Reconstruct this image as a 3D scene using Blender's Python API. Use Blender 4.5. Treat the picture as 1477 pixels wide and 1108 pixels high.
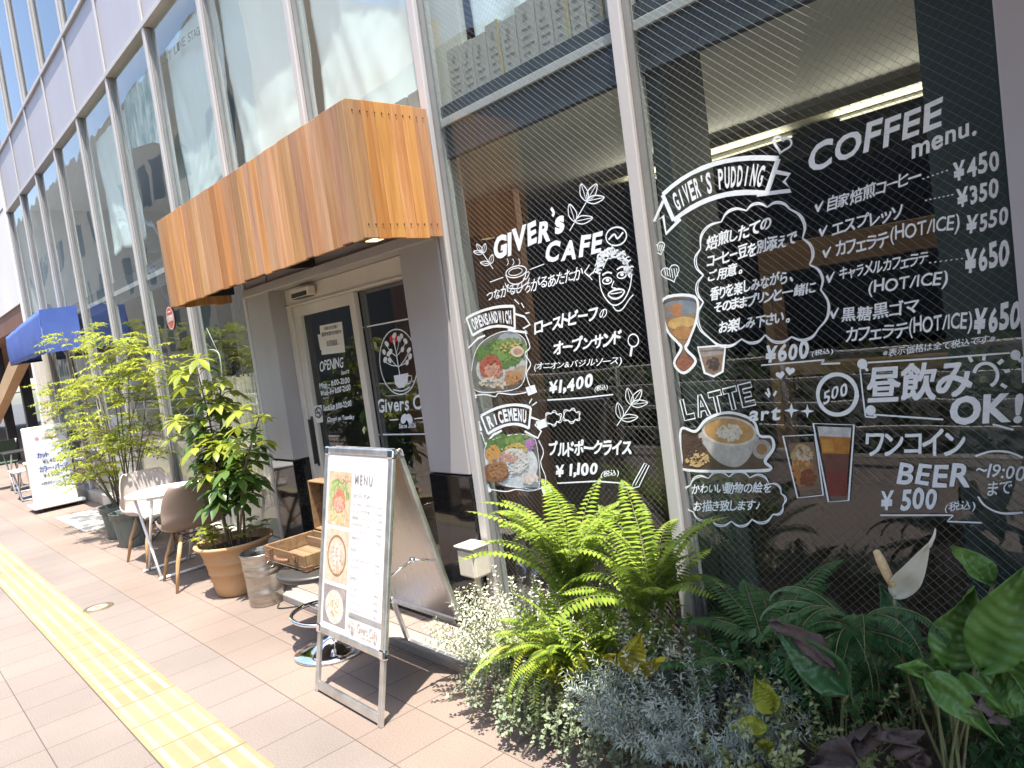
import bpy, bmesh, math, random
from mathutils import Vector, Matrix, Euler, noise

for _o in list(bpy.data.objects):
    bpy.data.objects.remove(_o)
SC = bpy.context.scene
COL = SC.collection
R = math.radians

# ---------------------------------------------------------------- camera
CAM_H, FPX, PW, PH = 1.55, 1060.0, 1477.0, 1108.0
CR = ((0.66741051, 0.73262008, -0.13353287),      # camera right
      (-0.03949142, -0.14424146, -0.98875418),    # camera down
      (-0.74364214, 0.66517834, -0.06733606))     # camera forward
cam_d = bpy.data.cameras.new("camera")
cam = bpy.data.objects.new("camera", cam_d)
COL.objects.link(cam)
cam.matrix_world = Matrix(((CR[0][0], -CR[1][0], -CR[2][0], 0),
                           (CR[0][1], -CR[1][1], -CR[2][1], 0),
                           (CR[0][2], -CR[1][2], -CR[2][2], CAM_H),
                           (0, 0, 0, 1)))
cam_d.sensor_width = 36
cam_d.lens = FPX / PW * 36
cam_d.clip_start = 0.05
cam_d.clip_end = 1000
SC.camera = cam

# ---------------------------------------------------------------- light and exposure
SUN = Vector((0.20, -0.145, 1.0)).normalized()
sun_d = bpy.data.lights.new("sun", 'SUN')
sun = bpy.data.objects.new("sun", sun_d)
COL.objects.link(sun)
sun.rotation_euler = SUN.to_track_quat('Z', 'Y').to_euler()
sun_d.energy = 3.4
sun_d.angle = R(0.5)
sun_d.color = (1.0, 0.95, 0.87)
world = bpy.data.worlds.new("World")
SC.world = world
world.use_nodes = True
wn = world.node_tree
wn.nodes.clear()
sky = wn.nodes.new("ShaderNodeTexSky")
sky.sky_type = 'NISHITA'
sky.sun_disc = False
sky.sun_elevation = math.asin(SUN.z)
sky.sun_rotation = math.atan2(SUN.x, SUN.y)
sky.dust_density = 2.0
wbg = wn.nodes.new("ShaderNodeBackground")
wbg.inputs[1].default_value = 0.15
wo = wn.nodes.new("ShaderNodeOutputWorld")
wn.links.new(sky.outputs[0], wbg.inputs[0])
wn.links.new(wbg.outputs[0], wo.inputs[0])
SC.view_settings.view_transform = 'Standard'
SC.view_settings.look = 'None'
SC.view_settings.gamma = 1
SC.view_settings.exposure = 1.85
SC.cycles.max_bounces = 8
SC.cycles.transparent_max_bounces = 24
SC.cycles.caustics_reflective = False
SC.cycles.caustics_refractive = False

# ---------------------------------------------------------------- photo pixel -> place
def ray(px, py):
    a, b = (px - PW / 2) / FPX, (py - PH / 2) / FPX
    return Vector([CR[0][i] * a + CR[1][i] * b + CR[2][i] for i in range(3)])
def W(px, py, Y):
    d = ray(px, py); t = Y / d.y
    return Vector((d.x * t, Y, d.z * t + CAM_H))
def G(px, py, z=0.0):
    d = ray(px, py); t = (z - CAM_H) / d.z
    return Vector((d.x * t, d.y * t, z))

# ---------------------------------------------------------------- mesh builder
rnd = random.Random(7)
ORG = {}
class MB:
    def __init__(s):
        s.v = []; s.f = []; s.m = []; s.sm = []; s.mi = 0; s.smooth = False
    def add(s, vs, fs, smooth=None):
        b = len(s.v)
        s.v.extend([tuple(v) for v in vs])
        sm = s.smooth if smooth is None else smooth
        for f in fs:
            s.f.append(tuple(i + b for i in f)); s.m.append(s.mi); s.sm.append(sm)
    def box(s, a, b, rot=None, c=None):
        x0, y0, z0 = a; x1, y1, z1 = b
        vs = [Vector(p) for p in ((x0,y0,z0),(x1,y0,z0),(x1,y1,z0),(x0,y1,z0),(x0,y0,z1),(x1,y0,z1),(x1,y1,z1),(x0,y1,z1))]
        if rot is not None:
            c = Vector(c) if c is not None else Vector(((x0+x1)/2,(y0+y1)/2,(z0+z1)/2))
            vs = [rot @ (v - c) + c for v in vs]
        s.add(vs, [(0,3,2,1),(4,5,6,7),(0,1,5,4),(1,2,6,5),(2,3,7,6),(3,0,4,7)], False)
    def rbox(s, a, b, r=0.01, seg=2):
        bm = bmesh.new()
        bmesh.ops.create_cube(bm, size=1)
        for v in bm.verts:
            v.co = Vector([(a[i]+b[i])/2 + v.co[i]*(b[i]-a[i]) for i in range(3)])
        bmesh.ops.bevel(bm, geom=list(bm.edges), offset=r, segments=seg, profile=0.6, affect='EDGES')
        s.frombm(bm)
    def frombm(s, bm, smooth=None):
        bm.verts.index_update()
        s.add([v.co.copy() for v in bm.verts], [[v.index for v in f.verts] for f in bm.faces], smooth)
        bm.free()
    def tube(s, pts, r, n=8, cap=True, smooth=True):
        pts = [Vector(p) for p in pts]
        rr = r if isinstance(r, (list, tuple)) else [r] * len(pts)
        vs = []; fs = []
        t0 = (pts[1] - pts[0]).normalized()
        up = Vector((0, 0, 1)) if abs(t0.z) < 0.9 else Vector((1, 0, 0))
        for i, p in enumerate(pts):
            a = pts[max(i-1, 0)]; b = pts[min(i+1, len(pts)-1)]
            t = (b - a).normalized()
            x = t.cross(up)
            if x.length < 1e-5: x = t.orthogonal()
            x.normalize(); y = x.cross(t); up = y
            for k in range(n):
                an = 2 * math.pi * k / n
                vs.append(p + x * math.cos(an) * rr[i] + y * math.sin(an) * rr[i])
        for i in range(len(pts) - 1):
            for k in range(n):
                k2 = (k + 1) % n
                fs.append((i*n+k, i*n+k2, (i+1)*n+k2, (i+1)*n+k))
        b0 = len(s.v)
        s.add(vs, fs, smooth)
        if cap:
            s.f.append(tuple(b0 + k for k in range(n))[::-1]); s.m.append(s.mi); s.sm.append(False)
            e = b0 + (len(pts)-1)*n
            s.f.append(tuple(e + k for k in range(n))); s.m.append(s.mi); s.sm.append(False)
    def lathe(s, prof, c=(0,0,0), n=40, smooth=True):
        vs = []; fs = []
        for r, z in prof:
            for k in range(n):
                a = 2*math.pi*k/n
                vs.append((c[0]+r*math.cos(a), c[1]+r*math.sin(a), c[2]+z))
        for i in range(len(prof)-1):
            for k in range(n):
                k2 = (k+1) % n
                fs.append((i*n+k, i*n+k2, (i+1)*n+k2, (i+1)*n+k))
        s.add(vs, fs, smooth)
    def torus(s, c, Rr, r, n=40, m=8, rot=None):
        vs = []; fs = []
        c = Vector(c)
        for i in range(n):
            a = 2*math.pi*i/n
            for k in range(m):
                b = 2*math.pi*k/m
                p = Vector(((Rr+r*math.cos(b))*math.cos(a), (Rr+r*math.cos(b))*math.sin(a), r*math.sin(b)))
                vs.append(c + (rot @ p if rot else p))
        for i in range(n):
            for k in range(m):
                fs.append((i*m+k, ((i+1)%n)*m+k, ((i+1)%n)*m+(k+1)%m, i*m+(k+1)%m))
        s.add(vs, fs, True)
    def poly(s, pts):
        s.add(pts, [tuple(range(len(pts)))], False)

def obj(name, mb, mats, parent=None, loc=None, bevel=0, solid=0, **props):
    me = bpy.data.meshes.new(name)
    off = Vector(loc) if loc is not None else (ORG.get(parent.name, Vector()) if parent else Vector())
    me.from_pydata([(v[0]-off.x, v[1]-off.y, v[2]-off.z) for v in mb.v], [], mb.f)
    if not isinstance(mats, (list, tuple)): mats = [mats]
    for m in mats: me.materials.append(m)
    me.polygons.foreach_set("material_index", mb.m)
    me.polygons.foreach_set("use_smooth", mb.sm)
    me.update()
    o = bpy.data.objects.new(name, me)
    COL.objects.link(o)
    if parent:
        o.parent = parent
        ORG[o.name] = off.copy()
    else:
        o.location = off
        ORG[o.name] = off.copy()
    if bevel:
        b = o.modifiers.new("bevel", 'BEVEL'); b.width = bevel; b.segments = 2; b.limit_method = 'ANGLE'; b.angle_limit = R(40)
    if solid:
        b = o.modifiers.new("solidify", 'SOLIDIFY'); b.thickness = solid; b.offset = 0
    for k, v in props.items(): o[k] = v
    return o

def thing(name, label, cat, loc=(0,0,0), group=None):
    o = bpy.data.objects.new(name, None)
    COL.objects.link(o)
    o.location = loc
    o.empty_display_size = 0.1
    ORG[o.name] = Vector(loc)
    o["label"] = label; o["category"] = cat
    if group: o["group"] = group
    return o
def tag(o, label, cat, group=None):
    o["label"] = label; o["category"] = cat
    if group: o["group"] = group
    return o
def copy_tree(o, parent=None):
    c = o.copy(); COL.objects.link(c)
    ORG[c.name] = ORG.get(o.name, Vector()).copy()
    if parent: c.parent = parent
    for ch in list(o.children):
        copy_tree(ch, c)
    return c

# ---------------------------------------------------------------- materials
def mat(name, c1, c2=None, scale=5.0, rough=0.6, metal=0.0, bump=0.0, bscale=None, stretch=(1,1,1),
        island=0.0, transl=0.0, detail=5.0, spec=0.5, contrast=None, rough2=None, emit=0.0, coat=0.0, bdist=0.02):
    m = bpy.data.materials.new(name)
    m.use_nodes = True
    nt = m.node_tree; N = nt.nodes; L = nt.links
    p = N["Principled BSDF"]
    p.inputs["Roughness"].default_value = rough
    p.inputs["Metallic"].default_value = metal
    p.inputs["Specular IOR Level"].default_value = spec
    if coat: p.inputs["Coat Weight"].default_value = coat
    p.inputs["Base Color"].default_value = (*c1, 1)
    tc = N.new("ShaderNodeTexCoord"); mp = N.new("ShaderNodeMapping")
    mp.inputs["Scale"].default_value = stretch
    L.new(tc.outputs["Object"], mp.inputs["Vector"])
    col = None
    if c2 is not None:
        nz = N.new("ShaderNodeTexNoise"); nz.inputs["Scale"].default_value = scale; nz.inputs["Detail"].default_value = detail
        nz.inputs["Roughness"].default_value = 0.65
        L.new(mp.outputs[0], nz.inputs["Vector"])
        cr = N.new("ShaderNodeValToRGB")
        lo, hi = contrast or (0.3, 0.7)
        cr.color_ramp.elements[0].position = lo; cr.color_ramp.elements[1].position = hi
        cr.color_ramp.elements[0].color = (*c1, 1); cr.color_ramp.elements[1].color = (*c2, 1)
        L.new(nz.outputs[0], cr.inputs[0])
        col = cr.outputs[0]
        if rough2 is not None:
            mr = N.new("ShaderNodeMapRange"); mr.inputs[3].default_value = rough; mr.inputs[4].default_value = rough2
            L.new(nz.outputs[0], mr.inputs[0]); L.new(mr.outputs[0], p.inputs["Roughness"])
    if island:
        ge = N.new("ShaderNodeNewGeometry")
        hs = N.new("ShaderNodeHueSaturation")
        mr = N.new("ShaderNodeMapRange"); mr.inputs[3].default_value = 1 - island; mr.inputs[4].default_value = 1 + island
        L.new(ge.outputs["Random Per Island"], mr.inputs[0])
        L.new(mr.outputs[0], hs.inputs["Value"])
        mr2 = N.new("ShaderNodeMapRange"); mr2.inputs[3].default_value = 0.5 + island*0.035; mr2.inputs[4].default_value = 0.5 - island*0.035
        L.new(ge.outputs["Random Per Island"], mr2.inputs[0]); L.new(mr2.outputs[0], hs.inputs["Hue"])
        if col is not None: L.new(col, hs.inputs["Color"])
        else: hs.inputs["Color"].default_value = (*c1, 1)
        col = hs.outputs[0]
    if col is not None: L.new(col, p.inputs["Base Color"])
    if bump:
        bz = N.new("ShaderNodeTexNoise"); bz.inputs["Scale"].default_value = bscale or scale * 4; bz.inputs["Detail"].default_value = 4
        L.new(mp.outputs[0], bz.inputs["Vector"])
        bp = N.new("ShaderNodeBump"); bp.inputs["Strength"].default_value = bump; bp.inputs["Distance"].default_value = bdist
        L.new(bz.outputs[0], bp.inputs["Height"]); L.new(bp.outputs[0], p.inputs["Normal"])
    if emit:
        p.inputs["Emission Color"].default_value = (*c1, 1); p.inputs["Emission Strength"].default_value = emit
    if transl:
        out = N["Material Output"]
        tr = N.new("ShaderNodeBsdfTranslucent")
        if col is not None: L.new(col, tr.inputs[0])
        else: tr.inputs[0].default_value = (*c1, 1)
        mx = N.new("ShaderNodeMixShader"); mx.inputs[0].default_value = transl
        L.new(p.outputs[0], mx.inputs[1]); L.new(tr.outputs[0], mx.inputs[2]); L.new(mx.outputs[0], out.inputs[0])
    return m

def glass_mat(name, tint=(0.9, 0.95, 0.93), refl=1.0, wire=None, ior=1.68):
    m = bpy.data.materials.new(name); m.use_nodes = True
    nt = m.node_tree; N = nt.nodes; L = nt.links; N.clear()
    out = N.new("ShaderNodeOutputMaterial")
    tr = N.new("ShaderNodeBsdfTransparent"); tr.inputs[0].default_value = (*tint, 1)
    gl = N.new("ShaderNodeBsdfGlossy"); gl.inputs["Roughness"].default_value = 0.0; gl.inputs[0].default_value = (refl, refl, refl, 1)
    fr = N.new("ShaderNodeFresnel"); fr.inputs[0].default_value = ior
    # old float glass is never quite flat
    tc = N.new("ShaderNodeTexCoord")
    nz = N.new("ShaderNodeTexNoise"); nz.inputs["Scale"].default_value = 1.6; nz.inputs["Detail"].default_value = 1
    L.new(tc.outputs["Object"], nz.inputs["Vector"])
    bp = N.new("ShaderNodeBump"); bp.inputs["Strength"].default_value = 0.25; bp.inputs["Distance"].default_value = 0.01
    L.new(nz.outputs[0], bp.inputs["Height"]); L.new(bp.outputs[0], gl.inputs["Normal"])
    mx = N.new("ShaderNodeMixShader")
    ge = N.new("ShaderNodeNewGeometry"); iv = N.new("ShaderNodeMath"); iv.operation = 'SUBTRACT'; iv.inputs[0].default_value = 1.0
    L.new(ge.outputs["Backfacing"], iv.inputs[1]); ml = N.new("ShaderNodeMath"); ml.operation = 'MULTIPLY'
    L.new(fr.outputs[0], ml.inputs[0]); L.new(iv.outputs[0], ml.inputs[1])
    L.new(ml.outputs[0], mx.inputs[0]); L.new(tr.outputs[0], mx.inputs[1]); L.new(gl.outputs[0], mx.inputs[2])
    L.new(mx.outputs[0], out.inputs[0])
    return m

def wire_mat(name, pitch=0.0225, w=0.05, w2=0.03):
    """diagonal steel wires cast in the pane: two families of thin lines, nothing between them"""
    m = bpy.data.materials.new(name); m.use_nodes = True
    nt = m.node_tree; N = nt.nodes; L = nt.links; N.clear()
    out = N.new("ShaderNodeOutputMaterial")
    tc = N.new("ShaderNodeTexCoord"); sp = N.new("ShaderNodeSeparateXYZ")
    L.new(tc.outputs["Object"], sp.inputs[0])
    def lines(sign, width):
        a = N.new("ShaderNodeMath"); a.operation = 'MULTIPLY'; a.inputs[1].default_value = 0.69 * sign / pitch
        b = N.new("ShaderNodeMath"); b.operation = 'MULTIPLY'; b.inputs[1].default_value = 0.73 / pitch
        c = N.new("ShaderNodeMath"); c.operation = 'ADD'
        f = N.new("ShaderNodeMath"); f.operation = 'FRACT'
        l = N.new("ShaderNodeMath"); l.operation = 'LESS_THAN'; l.inputs[1].default_value = width
        L.new(sp.outputs[0], a.inputs[0]); L.new(sp.outputs[2], b.inputs[0])
        L.new(a.outputs[0], c.inputs[0]); L.new(b.outputs[0], c.inputs[1]); L.new(c.outputs[0], f.inputs[0]); L.new(f.outputs[0], l.inputs[0])
        return l.outputs[0]
    tr = N.new("ShaderNodeBsdfTransparent")
    nv = N.new("ShaderNodeCombineXYZ"); nv.inputs[1].default_value = -0.55; nv.inputs[2].default_value = 0.83   # the wires are round: they catch light from above
    p1 = N.new("ShaderNodeBsdfPrincipled"); p1.inputs["Base Color"].default_value = (0.20, 0.19, 0.17, 1); L.new(nv.outputs[0], p1.inputs["Normal"]); p1.inputs["Roughness"].default_value = 0.45; p1.inputs["Metallic"].default_value = 0.0
    p2 = N.new("ShaderNodeBsdfPrincipled"); p2.inputs["Base Color"].default_value = (0.16, 0.16, 0.15, 1); p2.inputs["Roughness"].default_value = 0.5
    m1 = N.new("ShaderNodeMixShader"); m2 = N.new("ShaderNodeMixShader")
    L.new(lines(1, w), m1.inputs[0]); L.new(lines(-1, w2), m2.inputs[0])
    L.new(tr.outputs[0], m2.inputs[1]); L.new(p2.outputs[0], m2.inputs[2])
    L.new(m2.outputs[0], m1.inputs[1]); L.new(p1.outputs[0], m1.inputs[2]); L.new(m1.outputs[0], out.inputs[0])
    return m

def paving_mat():
    """granite-look precast pavers, 0.3 m rows along the kerb, sandy joints, warmer rows beside the building"""
    m = bpy.data.materials.new("granite_pavers"); m.use_nodes = True
    nt = m.node_tree; N = nt.nodes; L = nt.links
    p = N["Principled BSDF"]; p.inputs["Roughness"].default_value = 0.82
    tc = N.new("ShaderNodeTexCoord"); mp = N.new("ShaderNodeMapping")
    L.new(tc.outputs["Object"], mp.inputs[0]); mp.inputs["Location"].default_value = (0.08, -0.125, 0)
    br = N.new("ShaderNodeTexBrick")
    br.inputs["Scale"].default_value = 1.0
    br.inputs["Mortar Size"].default_value = 0.0028; br.inputs["Mortar Smooth"].default_value = 0.2
    br.inputs["Brick Width"].default_value = 0.292; br.inputs["Row Height"].default_value = 0.2975
    br.offset = 0.0; br.squash = 1.0
    br.inputs["Color1"].default_value = (0.182, 0.150, 0.132, 1); br.inputs["Color2"].default_value = (0.20, 0.163, 0.141, 1)
    br.inputs["Mortar"].default_value = (0.085, 0.068, 0.058, 1)
    L.new(mp.outputs[0], br.inputs["Vector"])
    # speckle
    n1 = N.new("ShaderNodeTexNoise"); n1.inputs["Scale"].default_value = 170; n1.inputs["Detail"].default_value = 3; n1.inputs["Roughness"].default_value = 0.8
    L.new(tc.outputs["Object"], n1.inputs["Vector"])
    r1 = N.new("ShaderNodeMapRange"); r1.inputs[1].default_value = 0.3; r1.inputs[2].default_value = 0.7; r1.inputs[3].default_value = 0.62; r1.inputs[4].default_value = 1.32
    L.new(n1.outputs[0], r1.inputs[0])
    n2 = N.new("ShaderNodeTexNoise"); n2.inputs["Scale"].default_value = 0.9; n2.inputs["Detail"].default_value = 6
    L.new(tc.outputs["Object"], n2.inputs["Vector"])
    r2 = N.new("ShaderNodeMapRange"); r2.inputs[1].default_value = 0.3; r2.inputs[2].default_value = 0.7; r2.inputs[3].default_value = 0.82; r2.inputs[4].default_value = 1.14
    L.new(n2.outputs[0], r2.inputs[0])
    # warm band near the shops
    sp = N.new("ShaderNodeSeparateXYZ"); L.new(tc.outputs["Object"], sp.inputs[0])
    n3 = N.new("ShaderNodeMath"); n3.operation = 'MULTIPLY_ADD'; n3.inputs[1].default_value = 1.0
    L.new(sp.outputs[1], n3.inputs[0]); n3.inputs[2].default_value = 0
    r3 = N.new("ShaderNodeMapRange"); r3.inputs[1].default_value = 1.30; r3.inputs[2].default_value = 1.325
    L.new(n3.outputs[0], r3.inputs[0])
    mw = N.new("ShaderNodeMix"); mw.data_type = 'RGBA'; mw.blend_type = 'MULTIPLY'
    mw.inputs[7].default_value = (1.10, 1.02, 0.94, 1)
    L.new(r3.outputs[0], mw.inputs[0]); L.new(br.outputs[0], mw.inputs[6])
    ml = N.new("ShaderNodeMath"); ml.operation = 'MULTIPLY'; L.new(r1.outputs[0], ml.inputs[0]); L.new(r2.outputs[0], ml.inputs[1])
    mm = N.new("ShaderNodeVectorMath"); mm.operation = 'SCALE'
    L.new(mw.outputs[2], mm.inputs[0]); L.new(ml.outputs[0], mm.inputs[3])
    L.new(mm.outputs[0], p.inputs["Base Color"])
    bp = N.new("ShaderNodeBump"); bp.inputs["Strength"].default_value = 0.35; bp.inputs["Distance"].default_value = 0.004
    inv = N.new("ShaderNodeMath"); inv.operation = 'MULTIPLY_ADD'; inv.inputs[1].default_value = -1.0
    L.new(br.outputs[1], inv.inputs[0]); L.new(n1.outputs[0], inv.inputs[2])
    L.new(inv.outputs[0], bp.inputs["Height"]); L.new(bp.outputs[0], p.inputs["Normal"])
    return m

def wood_mat(name, c1, c2, c3, axis='Z', island=0.0, rough=0.55, k=1.0):
    m = bpy.data.materials.new(name); m.use_nodes = True
    nt = m.node_tree; N = nt.nodes; L = nt.links
    p = N["Principled BSDF"]; p.inputs["Roughness"].default_value = rough
    tc = N.new("ShaderNodeTexCoord"); mp = N.new("ShaderNodeMapping")
    st = {'X': (1.2, 26, 26), 'Y': (26, 1.2, 26), 'Z': (26, 26, 1.2)}[axis]
    mp.inputs["Scale"].default_value = [s * k for s in st]
    ge = N.new("ShaderNodeNewGeometry")
    ad = N.new("ShaderNodeVectorMath"); ad.operation = 'ADD'
    ml = N.new("ShaderNodeVectorMath"); ml.operation = 'SCALE'; ml.inputs[0].default_value = (7.3, 3.1, 9.7)
    L.new(ge.outputs["Random Per Island"], ml.inputs[3])
    L.new(tc.outputs["Object"], ad.inputs[0]); L.new(ml.outputs[0], ad.inputs[1]); L.new(ad.outputs[0], mp.inputs[0])
    nz = N.new("ShaderNodeTexNoise"); nz.inputs["Scale"].default_value = 1.0; nz.inputs["Detail"].default_value = 7; nz.inputs["Distortion"].default_value = 0.6; nz.inputs["Roughness"].default_value = 0.7
    L.new(mp.outputs[0], nz.inputs["Vector"])
    cr = N.new("ShaderNodeValToRGB")
    cr.color_ramp.elements[0].position = 0.28; cr.color_ramp.elements[0].color = (*c1, 1)
    cr.color_ramp.elements[1].position = 0.74; cr.color_ramp.elements[1].color = (*c3, 1)
    e = cr.color_ramp.elements.new(0.5); e.color = (*c2, 1)
    L.new(nz.outputs[0], cr.inputs[0])
    col = cr.outputs[0]
    if island:
        hs = N.new("ShaderNodeHueSaturation")
        wn_ = N.new("ShaderNodeTexWhiteNoise"); wn_.noise_dimensions = '1D'
        L.new(ge.outputs["Random Per Island"], wn_.inputs["W"])
        sx = N.new("ShaderNodeSeparateColor"); L.new(wn_.outputs["Color"], sx.inputs[0])
        for o_, i_, lo, hi in ((0, "Value", 1 - island, 1 + island), (1, "Saturation", 0.86, 1.1), (2, "Hue", 0.494, 0.507)):
            mr = N.new("ShaderNodeMapRange"); mr.inputs[3].default_value = lo; mr.inputs[4].default_value = hi
            L.new(sx.outputs[o_], mr.inputs[0]); L.new(mr.outputs[0], hs.inputs[i_])
        L.new(col, hs.inputs["Color"]); col = hs.outputs[0]
    L.new(col, p.inputs["Base Color"])
    bp = N.new("ShaderNodeBump"); bp.inputs["Strength"].default_value = 0.25; bp.inputs["Distance"].default_value = 0.004
    L.new(nz.outputs[0], bp.inputs["Height"]); L.new(bp.outputs[0], p.inputs["Normal"])
    return m

def metal_mat(name, c, rough=0.3, streak=(1, 1, 1), amt=0.2):
    return mat(name, tuple(x*(1-amt) for x in c), tuple(min(1, x*(1+amt)) for x in c), scale=9, rough=rough, metal=1.0, stretch=streak, rough2=rough*1.7, bump=0.03, bscale=60)

MT = {}
MT['paving'] = paving_mat()
MT['tactile'] = mat("tactile_yellow", (0.265, 0.230, 0.155), (0.325, 0.285, 0.195), scale=3.0, rough=0.75, bump=0.3, bscale=160, island=0.13, bdist=0.003)
MT['asphalt'] = mat("asphalt", (0.045, 0.045, 0.046), (0.075, 0.073, 0.07), scale=30, rough=0.9, bump=0.4, bscale=150)
MT['concrete'] = mat("concrete", (0.30, 0.28, 0.25), (0.40, 0.38, 0.34), scale=4, rough=0.85, bump=0.2, bscale=80)
MT['kerbstone'] = mat("kerb_granite", (0.23, 0.205, 0.185), (0.32, 0.29, 0.265), scale=60, rough=0.8)
MT['steptile'] = None
MT['alu'] = mat("mullion_paint", (0.49, 0.468, 0.45), (0.55, 0.525, 0.505), scale=2.5, rough=0.42, metal=0.0, stretch=(4, 4, 0.6), bump=0.04)
MT['aludark'] = mat("gasket_dark", (0.10, 0.10, 0.10), rough=0.5)
MT['spandrel'] = mat("spandrel_lilac", (0.42, 0.405, 0.44), (0.47, 0.455, 0.49), scale=1.2, rough=0.45, stretch=(1, 1, 0.4))
MT['pier'] = mat("pier_mauve_paint", (0.37, 0.345, 0.335), (0.42, 0.392, 0.38), scale=2.0, rough=0.4, stretch=(2, 2, 0.5), bump=0.03)
MT['granite'] = mat("black_granite", (0.008, 0.008, 0.009), (0.02, 0.02, 0.021), scale=60, rough=0.07, spec=0.5, contrast=(0.45, 0.62))
MT['doorwhite'] = mat("door_frame_cream", (0.62, 0.56, 0.48), (0.70, 0.64, 0.56), scale=2.5, rough=0.4, stretch=(1, 1, 0.5))
MT['plasticw'] = mat("cream_plastic", (0.66, 0.60, 0.49), (0.74, 0.69, 0.58), scale=9, rough=0.45)
MT['white'] = mat("white_paint", (0.78, 0.77, 0.74), (0.83, 0.82, 0.79), scale=3, rough=0.5)
MT['whitewall'] = mat("white_cladding", (0.74, 0.72, 0.69), (0.82, 0.80, 0.77), scale=0.8, rough=0.6)
MT['black'] = mat("black_metal", (0.018, 0.018, 0.019), (0.03, 0.03, 0.03), scale=12, rough=0.4)
MT['rubber'] = mat("dark_rubber", (0.025, 0.025, 0.027), rough=0.8)
MT['glass'] = glass_mat("window_glass", (0.95, 0.985, 0.975))
MT['glass_hi'] = glass_mat("upper_window_glass", (0.90, 0.95, 0.94))
MT['glass_sky'] = glass_mat("coated_window_glass", (0.55, 0.62, 0.66), ior=2.6)
MT['wire'] = wire_mat("cast_in_wire")
MT['chalk'] = mat("white_paint_marker", (0.86, 0.90, 0.92), (0.70, 0.74, 0.76), scale=38, rough=0.8, contrast=(0.45, 0.8), stretch=(1, 1, 2.5))
MT['red'] = mat("red_vinyl", (0.62, 0.04, 0.03), rough=0.5)
MT['chrome'] = mat("chrome", (0.83, 0.83, 0.84), rough=0.06, metal=1.0)
MT['satin'] = metal_mat("satin_aluminium", (0.66, 0.66, 0.65), 0.32)
MT['galv'] = metal_mat("galvanised_steel", (0.44, 0.41, 0.37), 0.27, (1, 1, 6), 0.3)
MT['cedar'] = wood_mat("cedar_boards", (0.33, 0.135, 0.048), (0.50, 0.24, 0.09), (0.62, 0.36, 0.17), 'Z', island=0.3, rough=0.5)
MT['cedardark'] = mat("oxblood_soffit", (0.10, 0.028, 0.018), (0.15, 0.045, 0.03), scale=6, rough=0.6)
MT['caseold'] = wood_mat("old_case_wood", (0.12, 0.068, 0.032), (0.22, 0.138, 0.07), (0.32, 0.215, 0.115), 'X', island=0.1, rough=0.6)
MT['leather'] = mat("cracked_leather", (0.12, 0.055, 0.03), (0.22, 0.11, 0.06), scale=14, rough=0.55, bump=0.4)
MT['oak'] = wood_mat("oak_dowel", (0.30, 0.16, 0.065), (0.44, 0.26, 0.12), (0.54, 0.35, 0.18), 'Z', rough=0.5)
MT['beam'] = wood_mat("varnished_beam", (0.26, 0.12, 0.045), (0.42, 0.21, 0.085), (0.54, 0.30, 0.14), 'X', rough=0.45, k=0.5)
MT['terra'] = mat("terracotta", (0.46, 0.27, 0.13), (0.54, 0.335, 0.17), scale=3.5, rough=0.8, bump=0.25, bscale=70, bdist=0.004)
MT['greenpot'] = mat("grey_green_plastic", (0.085, 0.11, 0.10), (0.15, 0.18, 0.165), scale=7, rough=0.55, stretch=(3, 3, 0.4))
MT['soil'] = mat("potting_soil", (0.05, 0.033, 0.02), (0.11, 0.075, 0.05), scale=40, rough=0.95, bump=0.8, bscale=60)
MT['blueawn'] = mat("blue_canvas", (0.05, 0.10, 0.36), (0.085, 0.15, 0.44), scale=2.2, rough=0.7, bump=0.15, bscale=220, bdist=0.002)
MT['sheet'] = mat("pale_sheet", (0.80, 0.88, 0.86), (0.85, 0.92, 0.90), scale=1.4, rough=0.85)
MT['card'] = mat("old_cardboard", (0.36, 0.345, 0.30), (0.50, 0.48, 0.43), scale=5, rough=0.85, island=0.22, stretch=(1, 1, 0.5))
MT['cardedge'] = mat("cardboard_tape", (0.42, 0.32, 0.15), (0.52, 0.40, 0.2), scale=8, rough=0.7)
MT['ink'] = mat("grey_ink", (0.10, 0.10, 0.11), rough=0.7)
MT['inkblue'] = mat("blue_ink", (0.03, 0.05, 0.22), rough=0.6)
MT['inkpink'] = mat("pink_ink", (0.75, 0.25, 0.30), rough=0.6)
MT['paper'] = mat("poster_paper", (0.62, 0.595, 0.58), (0.66, 0.635, 0.62), scale=2, rough=0.35, coat=0.5)
MT['note'] = mat("note_paper", (0.72, 0.70, 0.64), (0.80, 0.78, 0.72), scale=6, rough=0.8)
MT['shellw'] = mat("pale_chair_shell", (0.40, 0.355, 0.32), (0.44, 0.39, 0.355), scale=4, rough=0.38)
MT['shellb'] = mat("brown_chair_shell", (0.205, 0.152, 0.118), (0.235, 0.176, 0.138), scale=4, rough=0.33)
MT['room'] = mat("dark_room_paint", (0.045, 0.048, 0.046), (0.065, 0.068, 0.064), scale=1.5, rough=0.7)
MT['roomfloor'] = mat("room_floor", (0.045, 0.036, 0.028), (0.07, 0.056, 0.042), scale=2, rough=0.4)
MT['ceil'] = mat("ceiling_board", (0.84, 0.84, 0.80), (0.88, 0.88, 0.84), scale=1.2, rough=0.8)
MT['olive'] = mat("bulkhead_olive", (0.22, 0.205, 0.14), (0.27, 0.255, 0.18), scale=1.5, rough=0.7)
MT['column'] = mat("green_black_column", (0.035, 0.05, 0.047), (0.05, 0.066, 0.062), scale=2.2, rough=0.5)
MT['bamboo'] = wood_mat("bamboo_screen_slats", (0.46, 0.38, 0.25), (0.62, 0.53, 0.38), (0.74, 0.66, 0.52), 'Z', island=0.22, rough=0.6)
MT['lamp'] = mat("lit_tube", (1.0, 0.92, 0.70), emit=0.3)
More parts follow.
